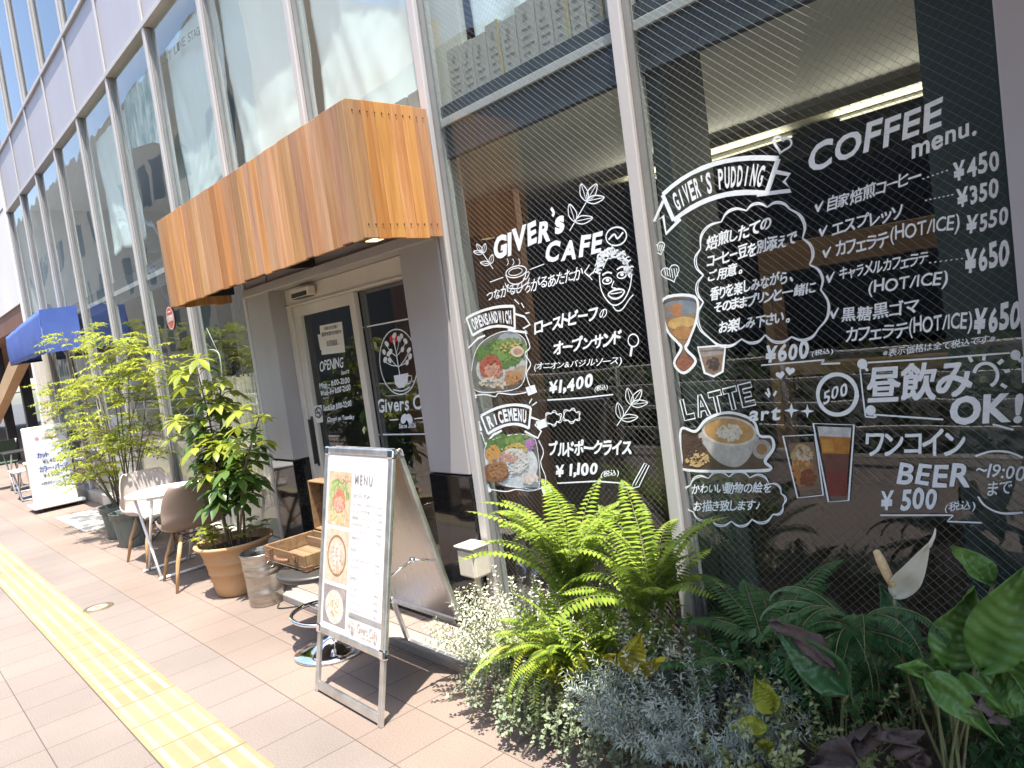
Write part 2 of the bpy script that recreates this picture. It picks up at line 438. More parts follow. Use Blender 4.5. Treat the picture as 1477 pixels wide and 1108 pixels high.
MT['lampwarm'] = mat("lit_bulb", (1.0, 0.74, 0.38), emit=1.2)
MT['trunk'] = mat("thin_bark", (0.10, 0.075, 0.05), (0.20, 0.16, 0.115), scale=18, rough=0.85, bump=0.4)
MT['stemg'] = mat("green_stem", (0.16, 0.17, 0.07), (0.26, 0.25, 0.12), scale=14, rough=0.7)
def leafm(n, c, c2, isl=0.3, tr=0.35, rough=0.42, sc=9):
    return mat(n, c, c2, scale=sc, rough=rough, island=isl, transl=tr)
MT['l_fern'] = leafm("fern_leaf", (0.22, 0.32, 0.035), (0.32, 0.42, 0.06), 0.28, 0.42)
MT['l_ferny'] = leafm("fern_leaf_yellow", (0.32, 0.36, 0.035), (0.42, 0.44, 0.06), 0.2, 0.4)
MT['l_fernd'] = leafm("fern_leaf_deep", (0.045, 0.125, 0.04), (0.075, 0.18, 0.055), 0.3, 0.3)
MT['l_ash'] = leafm("ash_leaf", (0.24, 0.32, 0.03), (0.40, 0.42, 0.045), 0.3, 0.45)
MT['l_sch'] = leafm("umbrella_leaf", (0.040, 0.088, 0.016), (0.095, 0.16, 0.026), 0.32, 0.25, 0.3)
MT['l_schy'] = leafm("umbrella_leaf_young", (0.23, 0.29, 0.03), (0.32, 0.35, 0.045), 0.2, 0.4, 0.35)
MT['l_silver'] = leafm("silver_leaf", (0.46, 0.48, 0.34), (0.62, 0.63, 0.50), 0.22, 0.2, 0.8)
MT['l_silvb'] = leafm("silver_blue_leaf", (0.26, 0.32, 0.27), (0.41, 0.46, 0.41), 0.3, 0.2, 0.8)
MT['l_ivy'] = leafm("coin_leaf", (0.17, 0.23, 0.12), (0.32, 0.36, 0.24), 0.3, 0.25, 0.5)
MT['l_var'] = leafm("variegated_leaf", (0.42, 0.44, 0.22), (0.17, 0.24, 0.07), 0.28, 0.3, 0.45, 60)
MT['l_yel'] = leafm("yellow_leaf", (0.48, 0.38, 0.02), (0.36, 0.36, 0.03), 0.12, 0.35, 0.45, 14)
MT['l_lily'] = mat("lily_leaf", (0.095, 0.21, 0.038), (0.16, 0.30, 0.065), scale=5, rough=0.33, transl=0.22, stretch=(1, 1, 1), bump=0.2, bscale=30, bdist=0.004)
MT['l_dark'] = mat("dark_broad_leaf", (0.035, 0.10, 0.035), (0.06, 0.15, 0.05), scale=6, rough=0.38, transl=0.15, bump=0.25, bscale=40, bdist=0.004)
MT['l_dry'] = mat("withered_leaf", (0.05, 0.035, 0.03), (0.17, 0.125, 0.11), scale=9, rough=0.85, transl=0.1, bump=0.6, bscale=30)
MT['spathe'] = mat("cream_spathe", (0.82, 0.79, 0.66), (0.86, 0.84, 0.75), scale=4, rough=0.5, transl=0.2)
MT['spadix'] = mat("spadix", (0.70, 0.50, 0.26), (0.80, 0.62, 0.36), scale=60, rough=0.7, bump=0.5, bscale=150)
MT['l_tree'] = leafm("street_tree_leaf", (0.05, 0.09, 0.02), (0.10, 0.15, 0.03), 0.3, 0.3)
MT['planter'] = wood_mat("weathered_planter", (0.05, 0.035, 0.025), (0.09, 0.065, 0.045), (0.14, 0.105, 0.075), 'X', island=0.2, rough=0.8)
MT['tan'] = mat("tan_steel", (0.46, 0.30, 0.16), (0.54, 0.37, 0.21), scale=2, rough=0.6)
MT['brown'] = mat("brown_fascia", (0.16, 0.075, 0.05), (0.21, 0.10, 0.07), scale=2, rough=0.6)
# ================================================================= SETTING
mb = MB(); mb.poly([(-400,-400,-0.15),(400,-400,-0.15),(400,400,-0.15),(-400,400,-0.15)])
obj("road", mb, MT['asphalt'], kind="structure")
mb = MB(); mb.box((-120,-2.0,-0.14),(14,7.2,0.0))
obj("sidewalk", mb, MT['paving'], kind="structure")
mb = MB()
for i in range(134): mb.box((-120+i,-2.17,-0.145),(-119.006+i,-2.003,0.012))
obj("kerb", mb, MT['kerbstone'], kind="structure", bevel=0.01)
# tactile strip: 0.3 m tiles with four raised bars
mb = MB()
x = -40.0
tr = random.Random(3)
while x < 2:
    mb.mi = 0; mb.box((x+0.002, 0.722, 0.001), (x+0.298, 1.017, 0.0045)); mb.mi = 1
    for k in range(4):
        y = 0.722 + 0.035 + k*0.075
        b = len(mb.v)
        z0, z1 = 0.0045, 0.0092
        vs = [(x+0.012,y-0.014,z0),(x+0.288,y-0.014,z0),(x+0.288,y+0.014,z0),(x+0.012,y+0.014,z0),
              (x+0.018,y-0.0085,z1),(x+0.282,y-0.0085,z1),(x+0.282,y+0.0085,z1),(x+0.018,y+0.0085,z1)]
        mb.add(vs, [(4,5,6,7),(0,1,5,4),(1,2,6,5),(2,3,7,6),(3,0,4,7)], False)
    x += 0.3
obj("tactile_paving", mb, [mat("tactile_base", (0.22,0.17,0.09), (0.28,0.215,0.115), scale=6, rough=0.85, bump=0.3, bscale=160, island=0.1, bdist=0.003), MT['tactile']], kind="structure")
# entrance landing
m = mat("landing_tiles", (0.23, 0.185, 0.155), (0.29, 0.24, 0.205), scale=6, rough=0.7)
mb = MB(); mb.box((-5.02,1.925,0.0),(-2.55,2.048,0.048))
obj("landing_nosing", mb, MT['kerbstone'], kind="structure", bevel=0.006)
mb = MB()
x = -5.02
while x < -2.6:
    mb.box((x+0.003,2.052,0.0),(x+0.197,2.20,0.047)); x += 0.2
obj("landing_tiles", mb, m, kind="structure", bevel=0.002)
mb = MB(); mb.box((-5.11,2.203,0.0),(-3.0,2.47,0.052))
mb.box((-5.11,2.215,0.052),(-3.03,2.26,0.066))
obj("threshold", mb, MT['black'], kind="structure", bevel=0.004)

# ================================================================= THE CAFE BUILDING
XM = [-0.52,-1.765,-3.005,-4.25,-5.56,-6.80,-8.06,-9.36,-10.62,-11.88,-13.12,-14.38]
B = thing("cafe_building", "long grey glass fronted building with lilac spandrel panels and a recessed cafe entrance", "building", (-7.5,2.4,0))
YG = 2.395
def mullion(x, z0, z1, m='alu', w=0.054):
    mb = MB()
    mb.box((x-w/2,2.345,z0),(x+w/2,2.362,z1))
    mb.box((x-w/2+0.010,2.362,z0),(x+w/2-0.010,2.388,z1))
    mb.box((x-w/2,2.388,z0),(x+w/2,2.45,z1))
    return obj("mullion", mb, MT[m], B, bevel=0.004)
for x in XM[1:]:
    mullion(x, 2.5 if x == -4.25 else (0.10 if x > -3.1 else 0.16), 9.0)
mullion(-5.56+0.062, 0.16, 2.10, 'pier', 0.05)
# transoms
for z in (4.62, 5.52, 8.2):
    mb = MB(); mb.box((-14.43,2.340,z),(1.5,2.344,z+0.046)); mb.box((-14.43,2.344,z+0.002),(1.5,2.44,z+0.044))
    obj("transom", mb, MT['alu'], B, bevel=0.003)
# spandrel panels and glazing above
for i in range(len(XM)-1):
    x1, x0 = XM[i]-0.031, XM[i+1]+0.031
    mb = MB(); mb.box((x0,2.366,4.668),(x1,2.43,5.518)); obj("spandrel_panel", mb, MT['spandrel'], B, bevel=0.003)
    mb = MB(); mb.box((x0,2.39,5.577),(x1,2.398,8.196)); obj("upper_window", mb, MT['glass_sky'], B)
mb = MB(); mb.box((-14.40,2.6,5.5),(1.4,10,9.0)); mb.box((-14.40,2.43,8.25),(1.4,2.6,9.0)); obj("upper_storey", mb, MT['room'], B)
# end corner
mb = MB(); mb.box((-14.52,2.33,0.0),(-14.42,10,9.0)); obj("corner_pier", mb, MT['white'], B, bevel=0.005)
mb = MB(); mb.box((-14.41,2.36,0.0),(-13.62,2.44,2.62)); mb.box((-14.41,2.352,0.05),(-14.05,2.36,2.6)); obj("end_wall_panel", mb, MT['plasticw'], B, bevel=0.004)
mb = MB(); mb.box((-0.545,2.31,0.0),(3.0,2.6,9.0)); obj("wall_pier", mb, MT['spandrel'], B, bevel=0.006)
mb = MB(); mb.box((3.0,2.35,0.0),(12.0,10,9.0)); obj("side_wall", mb, MT['spandrel'], B)
# base kerbs
mb = MB(); mb.box((-14.40,2.315,0.0),(-5.50,2.47,0.16)); obj("base_kerb", mb, MT['concrete'], B, bevel=0.01)
mb = MB(); mb.box((-3.03,2.315,0.0),(-0.55,2.47,0.10)); obj("base_kerb", mb, MT['concrete'], B, bevel=0.01)
# glass panes of the ground and first storey (continuous to the spandrel)
PANE = {}
GSK = mat("grey_gasket", (0.22,0.215,0.21), (0.27,0.265,0.26), scale=6, rough=0.6)
for i in range(len(XM)-1):
    x1, x0 = XM[i]-0.02, XM[i+1]+0.02
    z0 = 2.12 if i in (2, 3) else (0.10 if i < 2 else 0.16)
    mb = MB(); mb.box((x0,YG,z0),(x1,YG+0.006,4.62))
    PANE[i] = obj("glass_pane", mb, MT['glass'], B)
    mb = MB(); mb.box((x0,2.376,z0),(x0+0.016,2.41,4.62)); mb.box((x1-0.016,2.376,z0),(x1,2.41,4.62))
    obj("gasket", mb, GSK, PANE[i])
for i in (0, 1):
    mb = MB(); x1, x0 = XM[i]-0.05, XM[i+1]+0.05
    mb.poly([(x0,YG-0.004,0.12),(x1,YG-0.004,0.12),(x1,YG-0.004,4.6),(x0,YG-0.004,4.6)])
    obj("wire_mesh", mb, MT['wire'], PANE[i])
# entrance piers, lintel
def pier(x0, x1):
    mb = MB(); mb.box((x0,2.335,0.845),(x1,2.56,2.72)); obj("entrance_pier", mb, MT['pier'], B, bevel=0.006)
    mb = MB(); mb.box((x0-0.002,2.328,0.0),(x1+0.002,2.562,0.838)); obj("granite_base", mb, MT['granite'], B, bevel=0.004)
pier(-5.472,-5.11); pier(-3.395,-3.038)
mb = MB(); mb.box((-5.105,2.345,2.105),(-3.40,2.56,2.72)); mb.box((-5.472,2.30,2.085),(-3.038,2.333,2.145)); mb.box((-5.105,2.333,2.09),(-3.40,2.47,2.103))
obj("door_lintel", mb, MT['pier'], B, bevel=0.005)
# sliding door
YD = 2.462
mb = MB(); mb.box((-5.105,YD,1.955),(-3.40,YD+0.09,2.088)); mb.box((-5.105,YD-0.012,1.955),(-3.40,YD,1.972)); D = obj("sliding_door", mb, MT['doorwhite'], B, bevel=0.004)
def dpart(n, bx, m, bev=0.003):
    mb = MB()
    for a, b in bx: mb.box(a, b)
    return obj(n, mb, m, D, bevel=bev)
dpart("door_jamb", [((-5.105,YD-0.005,0.055),(-5.045,YD+0.09,1.955))], MT['doorwhite'])
dpart("door_leaf", [((-5.035,YD+0.012,0.06),(-4.955,YD+0.05,1.953)),((-4.235,YD+0.012,0.06),(-4.17,YD+0.05,1.953)),
                    ((-4.955,YD+0.012,1.88),(-4.235,YD+0.05,1.953)),((-4.955,YD+0.012,0.06),(-4.235,YD+0.05,0.17))], MT['doorwhite'])
dg = dpart("leaf_glass", [((-4.955,YD+0.027,0.17),(-4.235,YD+0.033,1.88))], MT['glass'], 0)
dpart("side_light_frame", [((-4.165,YD+0.055,0.06),(-4.135,YD+0.085,1.953)),((-4.09,YD+0.055,1.93),(-3.40,YD+0.085,1.953)),((-4.09,YD+0.055,0.06),(-3.40,YD+0.085,0.12))], MT['aludark'])
sg = dpart("side_light_glass", [((-4.135,YD+0.062,0.12),(-3.40,YD+0.068,1.93))], MT['glass'], 0)
dpart("door_handle", [((-5.002,YD-0.022,0.80),(-4.985,YD+0.012,1.13)),((-5.010,YD+0.006,0.78),(-4.977,YD+0.0118,1.15))], MT['black'])
mb = MB(); mb.box((-4.86,YD-0.075,1.995),(-4.60,YD-0.014,2.062)); sens = obj("door_sensor", mb, MT['plasticw'], D, bevel=0.01)
mb = MB(); mb.box((-4.84,YD-0.079,2.0),(-4.62,YD-0.0755,2.03)); mb.box((-4.84,YD-0.072,1.991),(-4.62,YD-0.02,1.9945)); obj("sensor_window", mb, MT['black'], D)

# ---- inside, behind the glass
def part(n, bx, m, bev=0):
    for a, b in bx:
        mb = MB(); mb.box(a, b); obj(n, mb, MT[m] if isinstance(m, str) else m, B, bevel=bev)
part("interior_floor", [((-14.35,2.48,-0.02),(3.0,10,0.05))], 'roomfloor')
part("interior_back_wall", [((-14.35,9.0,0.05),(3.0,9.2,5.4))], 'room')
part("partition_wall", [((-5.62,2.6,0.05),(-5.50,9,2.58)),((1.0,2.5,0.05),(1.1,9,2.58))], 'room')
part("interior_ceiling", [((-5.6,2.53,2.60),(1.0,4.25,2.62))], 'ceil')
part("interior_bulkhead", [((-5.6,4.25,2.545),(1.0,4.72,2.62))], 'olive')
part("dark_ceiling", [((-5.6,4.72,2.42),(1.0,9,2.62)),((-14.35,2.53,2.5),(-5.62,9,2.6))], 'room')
part("floor_slab", [((-14.35,2.47,2.622),(3.0,9,2.70))], 'room')
part("slab_edge", [((-14.35,2.43,2.48),(-5.5,2.468,2.74)),((-3.0,2.43,2.48),(-0.55,2.468,2.74))], mat("slab_edge_grey", (0.045,0.055,0.065), (0.065,0.075,0.085), scale=2, rough=0.5))
part("slab_rail", [((-14.35,2.412,2.585),(-5.5,2.428,2.635)),((-3.0,2.412,2.635),(-0.55,2.428,2.675))], 'alu', 0.003)
part("window_column", [((-0.80,2.55,0.05),(-0.30,3.1,2.6)),((-1.74,2.46,0.05),(-1.665,2.75,2.6)),((-8.02,2.9,0.05),(-7.6,3.3,2.5)),((-6.62,2.75,0.05),(-6.25,3.2,2.5))], 'column')
part("interior_beam", [((-1.98,3.6,1.68),(0.9,3.75,1.82)),((-1.98,3.6,0.75),(-1.93,3.74,1.68)),((-1.93,3.62,1.14),(0.9,3.74,1.2))], 'beam', 0.004)
part("wood_screen", [((-5.45,3.6,0.05),(-3.75,3.66,2.55))], mat("orange_veneer", (0.24,0.085,0.035), (0.46,0.22,0.11), scale=3, rough=0.5, stretch=(3,3,0.3)), 0.004)
part("cafe_counter", [((-3.4,5.6,0.05),(-0.2,6.2,0.95)),((-3.45,5.55,0.95),(-0.15,6.25,1.0))], 'room', 0.006)
# cream film on the neighbouring shop's lower panes, doubling as pale pavement reflection
film = mat('cream_film_reflection', (0.50,0.45,0.37), (0.58,0.53,0.44), scale=1.6, rough=0.7)
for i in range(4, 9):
    mb = MB(); mb.box((XM[i+1]+0.05,2.412,0.17),(XM[i]-0.05,2.416,0.92 if i > 4 else 0.42)); obj('film_and_reflection', mb, film, PANE[i])
# upper room
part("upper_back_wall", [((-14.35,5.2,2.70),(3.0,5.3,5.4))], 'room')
part("upper_ceiling", [((-14.35,2.46,4.66),(3.0,5.2,4.72))], 'ceil')
part("upper_column", [((-7.75,2.75,2.70),(-7.42,3.1,4.66)),((-3.02,2.48,2.70),(-2.80,2.52,4.62))], mat("cream_column", (0.50,0.48,0.40), (0.58,0.55,0.47), scale=2, rough=0.7), 0.004)
# ceiling tubes
ctr = MB(); ctr.tube([(-0.6,0,0),(0.6,0,0)], 0.016, 10)
first = None
for k, (x, y, z, l) in enumerate([(-1.25,4.48,2.53,"lit strip light under the olive bulkhead beside the dark column"),(-2.75,4.48,2.52,"lit strip light under the olive bulkhead behind the cafe lettering"),
                               (-0.9,6.0,2.39,"lit strip light deep in the room above the wooden beam")]):
    if first is None:
        t = thing("strip_light", l, "ceiling light", (x,y,z), "lit strip lights inside the cafe")
        mb = MB(); mb.box((x-0.62,y-0.03,z+0.013),(x+0.62,y+0.03,z+0.027)); obj("lamp_body", mb, MT['white'], t)
        mb = MB(); mb.tube([(x-0.6,y,z),(x+0.6,y,z)], 0.007, 10); obj("lamp_tube", mb, MT['lamp'], t)
        ld = bpy.data.lights.new("strip_glow", 'AREA'); ld.shape = 'RECTANGLE'; ld.size = 1.2; ld.size_y = 0.03; ld.energy = 1.9; ld.color = (1.0,0.9,0.72)
        lo_ = bpy.data.objects.new("lamp_glow", ld); COL.objects.link(lo_); lo_.parent = t; lo_.location = (0,-0.06,-0.03); lo_.rotation_euler = (R(-112),0,0)
        first = t
    else:
        t = copy_tree(first); t.location = (x,y,z); t["label"] = l

# pale sheets hung behind the first-floor glass
def sheet(x0, x1, z0, z1, seed, label, wob=0.0):
    rr = random.Random(seed); nx, nz = 44, 40
    o3 = Vector((seed*3.1, seed*1.7, 0))
    vs = []; fs = []
    for j in range(nz+1):
        for i in range(nx+1):
            u, v = i/nx, j/nz
            x = x0+(x1-x0)*u; z = z1+(z0-z1)*v
            z += wob*v*noise.noise(Vector((u*2.3+seed, 4.1, 0)))
            d = 0.028*noise.noise(Vector((x*2.6+z*0.9, z*0.5, 0))+o3)*(0.3+v) + 0.014*noise.noise(Vector((x*7+z*2, z*1.6, 3))+o3) + 0.010*abs(noise.noise(Vector((x*9-z*6, z*5, 7))+o3))
            vs.append((x, 2.50+d, z))
    for j in range(nz):
        for i in range(nx):
            a = j*(nx+1)+i; fs.append((a,a+1,a+nx+2,a+nx+1))
    mb = MB(); mb.add(vs, fs, True)
    o = obj("window_sheet", mb, MT['sheet'], loc=((x0+x1)/2,2.5,z0), solid=0.003)
    tag(o, label, "sheet", "pale sheets hung behind the upper glass")
    return o
sheet(-2.74,-1.80,2.98,4.64,1,"pale sheet behind glass above the row of flat cardboard boxes")
sheet(-4.22,-3.05,2.86,4.64,2,"pale creased sheet behind glass above right end of the wooden awning")
sheet(-5.52,-4.29,2.80,4.64,3,"plain pale sheet behind glass above the middle of the wooden awning")
SH = sheet(-6.76,-5.60,3.08,4.45,4,"pale blue sheet lettered ART LIVE STAGE behind the upper glass",0.08)
sheet(-9.32,-8.10,3.05,4.35,5,"pale blue sheet behind the narrow glass between dark glass and beige reflections",0.08)
# printed poster in the dark bay
mb = MB()
pv = [(-8.02,2.47,3.92),(-7.35,2.47,3.80),(-6.86,2.47,3.62),(-6.86,2.47,4.36),(-7.45,2.47,4.42),(-8.02,2.47,4.40)]
mb.add(pv+[(p[0],2.474,p[2]) for p in pv], [(0,1,2,3,4,5),(11,10,9,8,7,6)], False)
pm = mat("poster_teal_print", (0.08,0.30,0.34), (0.80,0.88,0.86), scale=2.6, rough=0.5, stretch=(3.2,1,1.0), contrast=(0.4,0.62))
tag(obj("event_poster", mb, pm, loc=(-7.45,2.47,3.6)), "teal printed poster hung high behind glass beside the pale sheet", "poster")

# flat cardboard boxes standing behind the glass on the slab
xs = -2.93; k = 0
cbr = random.Random(5)
boxes = []
while xs < -1.85:
    w = cbr.uniform(0.085, 0.125); hgt = cbr.uniform(0.245, 0.275)
    loc = (xs+w/2,2.50,2.742)
    t = thing("cardboard_box", "flat grey printed cardboard box standing in the row behind glass above the right window", "cardboard box", loc, "flat boxes standing in a row above the window rail")
    mb = MB(); mb.box((xs+0.002,2.475,2.742),(xs+w-0.002,2.535,2.742+hgt)); obj("box_body", mb, MT['card'], t, bevel=0.002)
    mb = MB()
    for q in range(4):
        z = 2.742+0.05+q*0.035
        mb.box((xs+w*0.25,2.4735,z),(xs+w*cbr.uniform(0.5,0.85),2.4747,z+0.006))
    mb.box((xs+w*0.4,2.4735,2.742+hgt-0.075),(xs+w*0.6,2.4747,2.742+hgt-0.045))
    obj("box_print", mb, mat("faded_print", (0.24,0.235,0.21), rough=0.8) if k == 0 else bpy.data.materials["faded_print"], t)
    if k in (3, 7, 9):
        mb = MB(); mb.box((xs+w-0.014,2.471,2.742),(xs+w-0.003,2.4733,2.742+hgt)); obj("tape", mb, MT['cardedge'], t)
    xs += w + 0.002; k += 1
for xs in (-3.55,-3.43,-3.30,-3.18):
    t = thing("cardboard_box", "flat grey printed cardboard box behind glass beside the wooden awning's top corner", "cardboard box", (xs+0.05,2.50,2.742), "flat boxes standing beside the awning corner")
    mb = MB(); mb.box((xs,2.475,2.742),(xs+0.108,2.535,2.742+0.17)); obj("box_body", mb, MT['card'], t, bevel=0.002)

# ---- left shop: bamboo screen, hanging lit-edge sign and the round red notice
t = thing("bamboo_screen", "tall bamboo slat screen standing behind glass left of the entrance", "screen", (-6.1,2.47,0.05))
mb = MB(); sr = random.Random(9)
x = -6.72
while x < -5.62:
    mb.box((x,2.455+sr.uniform(0,0.006),0.18),(x+0.021,2.475,1.50+sr.uniform(-0.02,0.02))); x += 0.0245
obj("screen_slats", mb, MT['bamboo'], t)
mb = MB()
for z in (0.35,0.95,1.40): mb.box((-6.74,2.477,z),(-5.6,2.495,z+0.03))
obj("screen_rail", mb, MT['bamboo'], t)
mb = MB()
for k in range(30): 
    x = -6.72+k*0.038
    mb.box((x,2.70,1.45),(x+0.03,2.72,2.35))
tag(obj("reed_blind", mb, wood_mat("dark_reeds", (0.05,0.04,0.025),(0.09,0.07,0.045),(0.14,0.11,0.075),'Z',island=0.2), loc=(-6.2,2.7,1.45)), "dark reed blind hanging behind glass above the bamboo screen", "blind")
# ================================================================= WRITING AND DRAWINGS
GL = {}
def glyph(ch, bold):
    key = (ch, bold)
    if key in GL: return GL[key]
    c = bpy.data.curves.new("tmp", 'FONT'); c.body = ch; c.size = 1.0; c.offset = bold; c.resolution_u = 3
    o = bpy.data.objects.new("tmp", c); COL.objects.link(o)
    dg = bpy.context.evaluated_depsgraph_get(); dg.update()
    e = o.evaluated_get(dg); me = e.to_mesh()
    vs = [(v.co.x, v.co.y) for v in me.vertices]; fs = [tuple(p.vertices) for p in me.polygons]
    ed = None
    e.to_mesh_clear()
    bpy.data.objects.remove(o); bpy.data.curves.remove(c)
    GL[key] = (vs, fs)
    return GL[key]
zc = [0]
def layer():
    zc[0] = (zc[0]+1) % 24
    return zc[0]*0.00012
def wide(ch): return ord(ch) > 0x2E00
def lettering(mb, s, P0, P1, P2, nrm, bold=0.0, jit=1.0, gap=0.07, seed=0, arc=0.0, lo=None, hi=None):
    """s laid in the parallelogram P0 (bottom left) P1 (bottom right) P2 (top left), lifted along nrm"""
    r = random.Random(seed or (sum(ord(c)*(i+3) for i, c in enumerate(s))))
    items = []; x = 0.0; ymin, ymax = 9, -9
    for ch in s:
        if ch == ' ': x += 0.28; continue
        vs, fs = glyph(ch, 0.0 if wide(ch) else bold)
        if not vs: x += 0.3; continue
        a = min(v[0] for v in vs); b = max(v[0] for v in vs)
        y0 = min(v[1] for v in vs); y1 = max(v[1] for v in vs)
        ymin = min(ymin, y0); ymax = max(ymax, y1)
        w = b-a
        adv = w+gap
        if wide(ch): adv = max(w+gap, 0.62)
        items.append((ch, vs, fs, x+(adv-gap-w)/2-a, (a+b)/2, (y0+y1)/2)); x += adv
    if lo is not None: ymin = lo
    if hi is not None: ymax = hi
    Wd = max(x-gap, 0.01); Hd = max(ymax-ymin, 0.01)
    U = P1-P0; V = P2-P0
    for ch, vs, fs, ox, mx, my in items:
        an = R(r.uniform(-4, 4))*jit; sc = 1+r.uniform(-0.06, 0.06)*jit; dy = r.uniform(-0.035, 0.035)*jit
        ca, sa = math.cos(an)*sc, math.sin(an)*sc
        lf = layer(); out = []
        ph = r.uniform(0, 50)
        cp = [(0,0)] if not wide(ch) or bold < 0.004 else [(-bold,-bold*.7),(bold,bold*.7),(-bold*.8,bold*.7),(bold*.8,-bold*.7)]
        for ci, (cx_, cy_) in enumerate(cp):
          out = []
          for vx, vy in vs:
            xx, yy = vx-mx+cx_, vy-my+cy_
            xx += 0.10*jit*yy
            if jit:
                xx += 0.022*jit*noise.noise(Vector((vx*4+ph, vy*4, 0))); yy += 0.022*jit*noise.noise(Vector((vx*4, vy*4+ph, 5)))
            X = ox+mx+xx*ca-yy*sa; Yy = my+xx*sa+yy*ca+dy
            u = X/Wd; v = (Yy-ymin)/Hd
            if arc: v += arc*4*u*(1-u)
            out.append(P0+U*u+V*v+nrm*(0.0004+lf+ci*0.000025))
          mb.add(out, fs, False)
NF = Vector((0,-1,0))
YT = YG-0.0045
def wtext(mb, s, bl, br, tl, Y=YT, **k):
    k['bold'] = round(k.get('bold', 0.0)+0.011, 4); k['jit'] = k.get('jit', 1.0)*1.3
    lettering(mb, s, W(*bl, Y), W(*br, Y), W(*tl, Y), NF, **k)
def spline(pts, closed=False, sub=6):
    n = len(pts); out = []
    rng = range(n if closed else n-1)
    for i in rng:
        if closed: p0, p1, p2, p3 = pts[(i-1)%n], pts[i], pts[(i+1)%n], pts[(i+2)%n]
        else: p0, p1, p2, p3 = pts[max(i-1,0)], pts[i], pts[i+1], pts[min(i+2,n-1)]
        for k in range(sub):
            t = k/sub
            out.append(tuple(0.5*(2*p1[a]+(p2[a]-p0[a])*t+(2*p0[a]-5*p1[a]+4*p2[a]-p3[a])*t*t+(3*p1[a]-p0[a]-3*p2[a]+p3[a])*t**3) for a in range(len(p1))))
    if not closed: out.append(tuple(pts[-1]))
    return out
def ribbon(mb, P, w, closed=False, nrm=NF):
    """flat painted stroke through 3-D points P"""
    n = len(P); vs = []; lf = layer()
    for i, p in enumerate(P):
        a = P[(i-1)%n] if (closed or i > 0) else p; b = P[(i+1)%n] if (closed or i < n-1) else p
        t = (b-a)
        if t.length < 1e-7: t = Vector((1,0,0))
        s = t.normalized().cross(nrm)*(w/2*(1+0.25*noise.noise(p*30)))
        vs.append(p+s+nrm*(0.0004+lf)); vs.append(p-s+nrm*(0.0004+lf))
    fs = [(2*i, 2*((i+1)%n), 2*((i+1)%n)+1, 2*i+1) for i in range(n if closed else n-1)]
    mb.add(vs, fs, False)
def stroke(mb, pts, w=0.006, closed=False, smooth=True, Y=YT):
    q = spline(pts, closed, 5) if (smooth and len(pts) > 2) else pts
    ribbon(mb, [W(a, b, Y) for a, b in q], w, closed)
def fillpoly(mb, pts, Y=YT, closed_smooth=False, lift=0.0):
    q = spline(pts, True, 5) if closed_smooth else pts
    lf = layer()
    mb.poly([W(a, b, Y)+NF*(lift+lf) for a, b in q])
def ell(cx, cy, rx, ry, n=20, rot=0.0, a0=0.0, a1=360.0):
    c, s = math.cos(R(rot)), math.sin(R(rot))
    out = []
    m = n if a1-a0 >= 359 else n+1
    for i in range(m):
        a = R(a0+(a1-a0)*i/n)
        x, y = rx*math.cos(a), ry*math.sin(a)
        out.append((cx+x*c-y*s, cy+x*s+y*c))
    return out
def arcpts(tl, tm, tr, k=10):
    out = []
    for i in range(k+1):
        t = i/k
        # quadratic through the middle point
        c = (2*tm[0]-(tl[0]+tr[0])/2, 2*tm[1]-(tl[1]+tr[1])/2)
        out.append(tuple((1-t)**2*tl[a]+2*t*(1-t)*c[a]+t*t*tr[a] for a in (0,1)))
    return out
def banner(mb, tl, tm, tr_, br, bm, bl, s, w, tails, bold=0.03):
    top = arcpts(tl, tm, tr_); bot = arcpts(bl, bm, br)
    stroke(mb, top, w, smooth=False); stroke(mb, bot, w, smooth=False)
    stroke(mb, [tl, bl], w, smooth=False); stroke(mb, [tr_, br], w, smooth=False)
    for t in tails: stroke(mb, t, w*0.8, smooth=False)
    n = len(s); seed = 1
    def at(arr, t):
        t = max(0, min(1, t))*(len(arr)-1); i = min(int(t), len(arr)-2); f = t-i
        return (arr[i][0]*(1-f)+arr[i+1][0]*f, arr[i][1]*(1-f)+arr[i+1][1]*f)
    for i, ch in enumerate(s):
        if ch == ' ': continue
        u0 = 0.07+0.87*i/n; u1 = 0.07+0.87*(i+0.86)/n
        if ch in "I'": u0, u1 = u0+0.30*(u1-u0), u0+0.62*(u1-u0)
        T0, T1, B0, B1 = at(top, u0), at(top, u1), at(bot, u0), at(bot, u1)
        mixp = lambda a, b, f: (a[0]*(1-f)+b[0]*f, a[1]*(1-f)+b[1]*f)
        lettering(mb, ch, W(*mixp(B0,T0,0.2),YT), W(*mixp(B1,T1,0.2),YT), W(*mixp(B0,T0,0.82),YT), NF, bold=bold if ch not in "I'" else 0.0, jit=0.5, lo=0, hi=0.73)
def leafstroke(mb, base, tip, width, w=0.004):
    dx, dy = tip[0]-base[0], tip[1]-base[1]
    nx, ny = -dy*width, dx*width
    stroke(mb, [base,(base[0]+dx*.35+nx,base[1]+dy*.35+ny),(base[0]+dx*.75+nx*.7,base[1]+dy*.75+ny*.7),tip,(base[0]+dx*.75-nx*.7,base[1]+dy*.75-ny*.7),(base[0]+dx*.35-nx,base[1]+dy*.35-ny)], w, True)
    stroke(mb, [base, tip], w*.7, smooth=False)
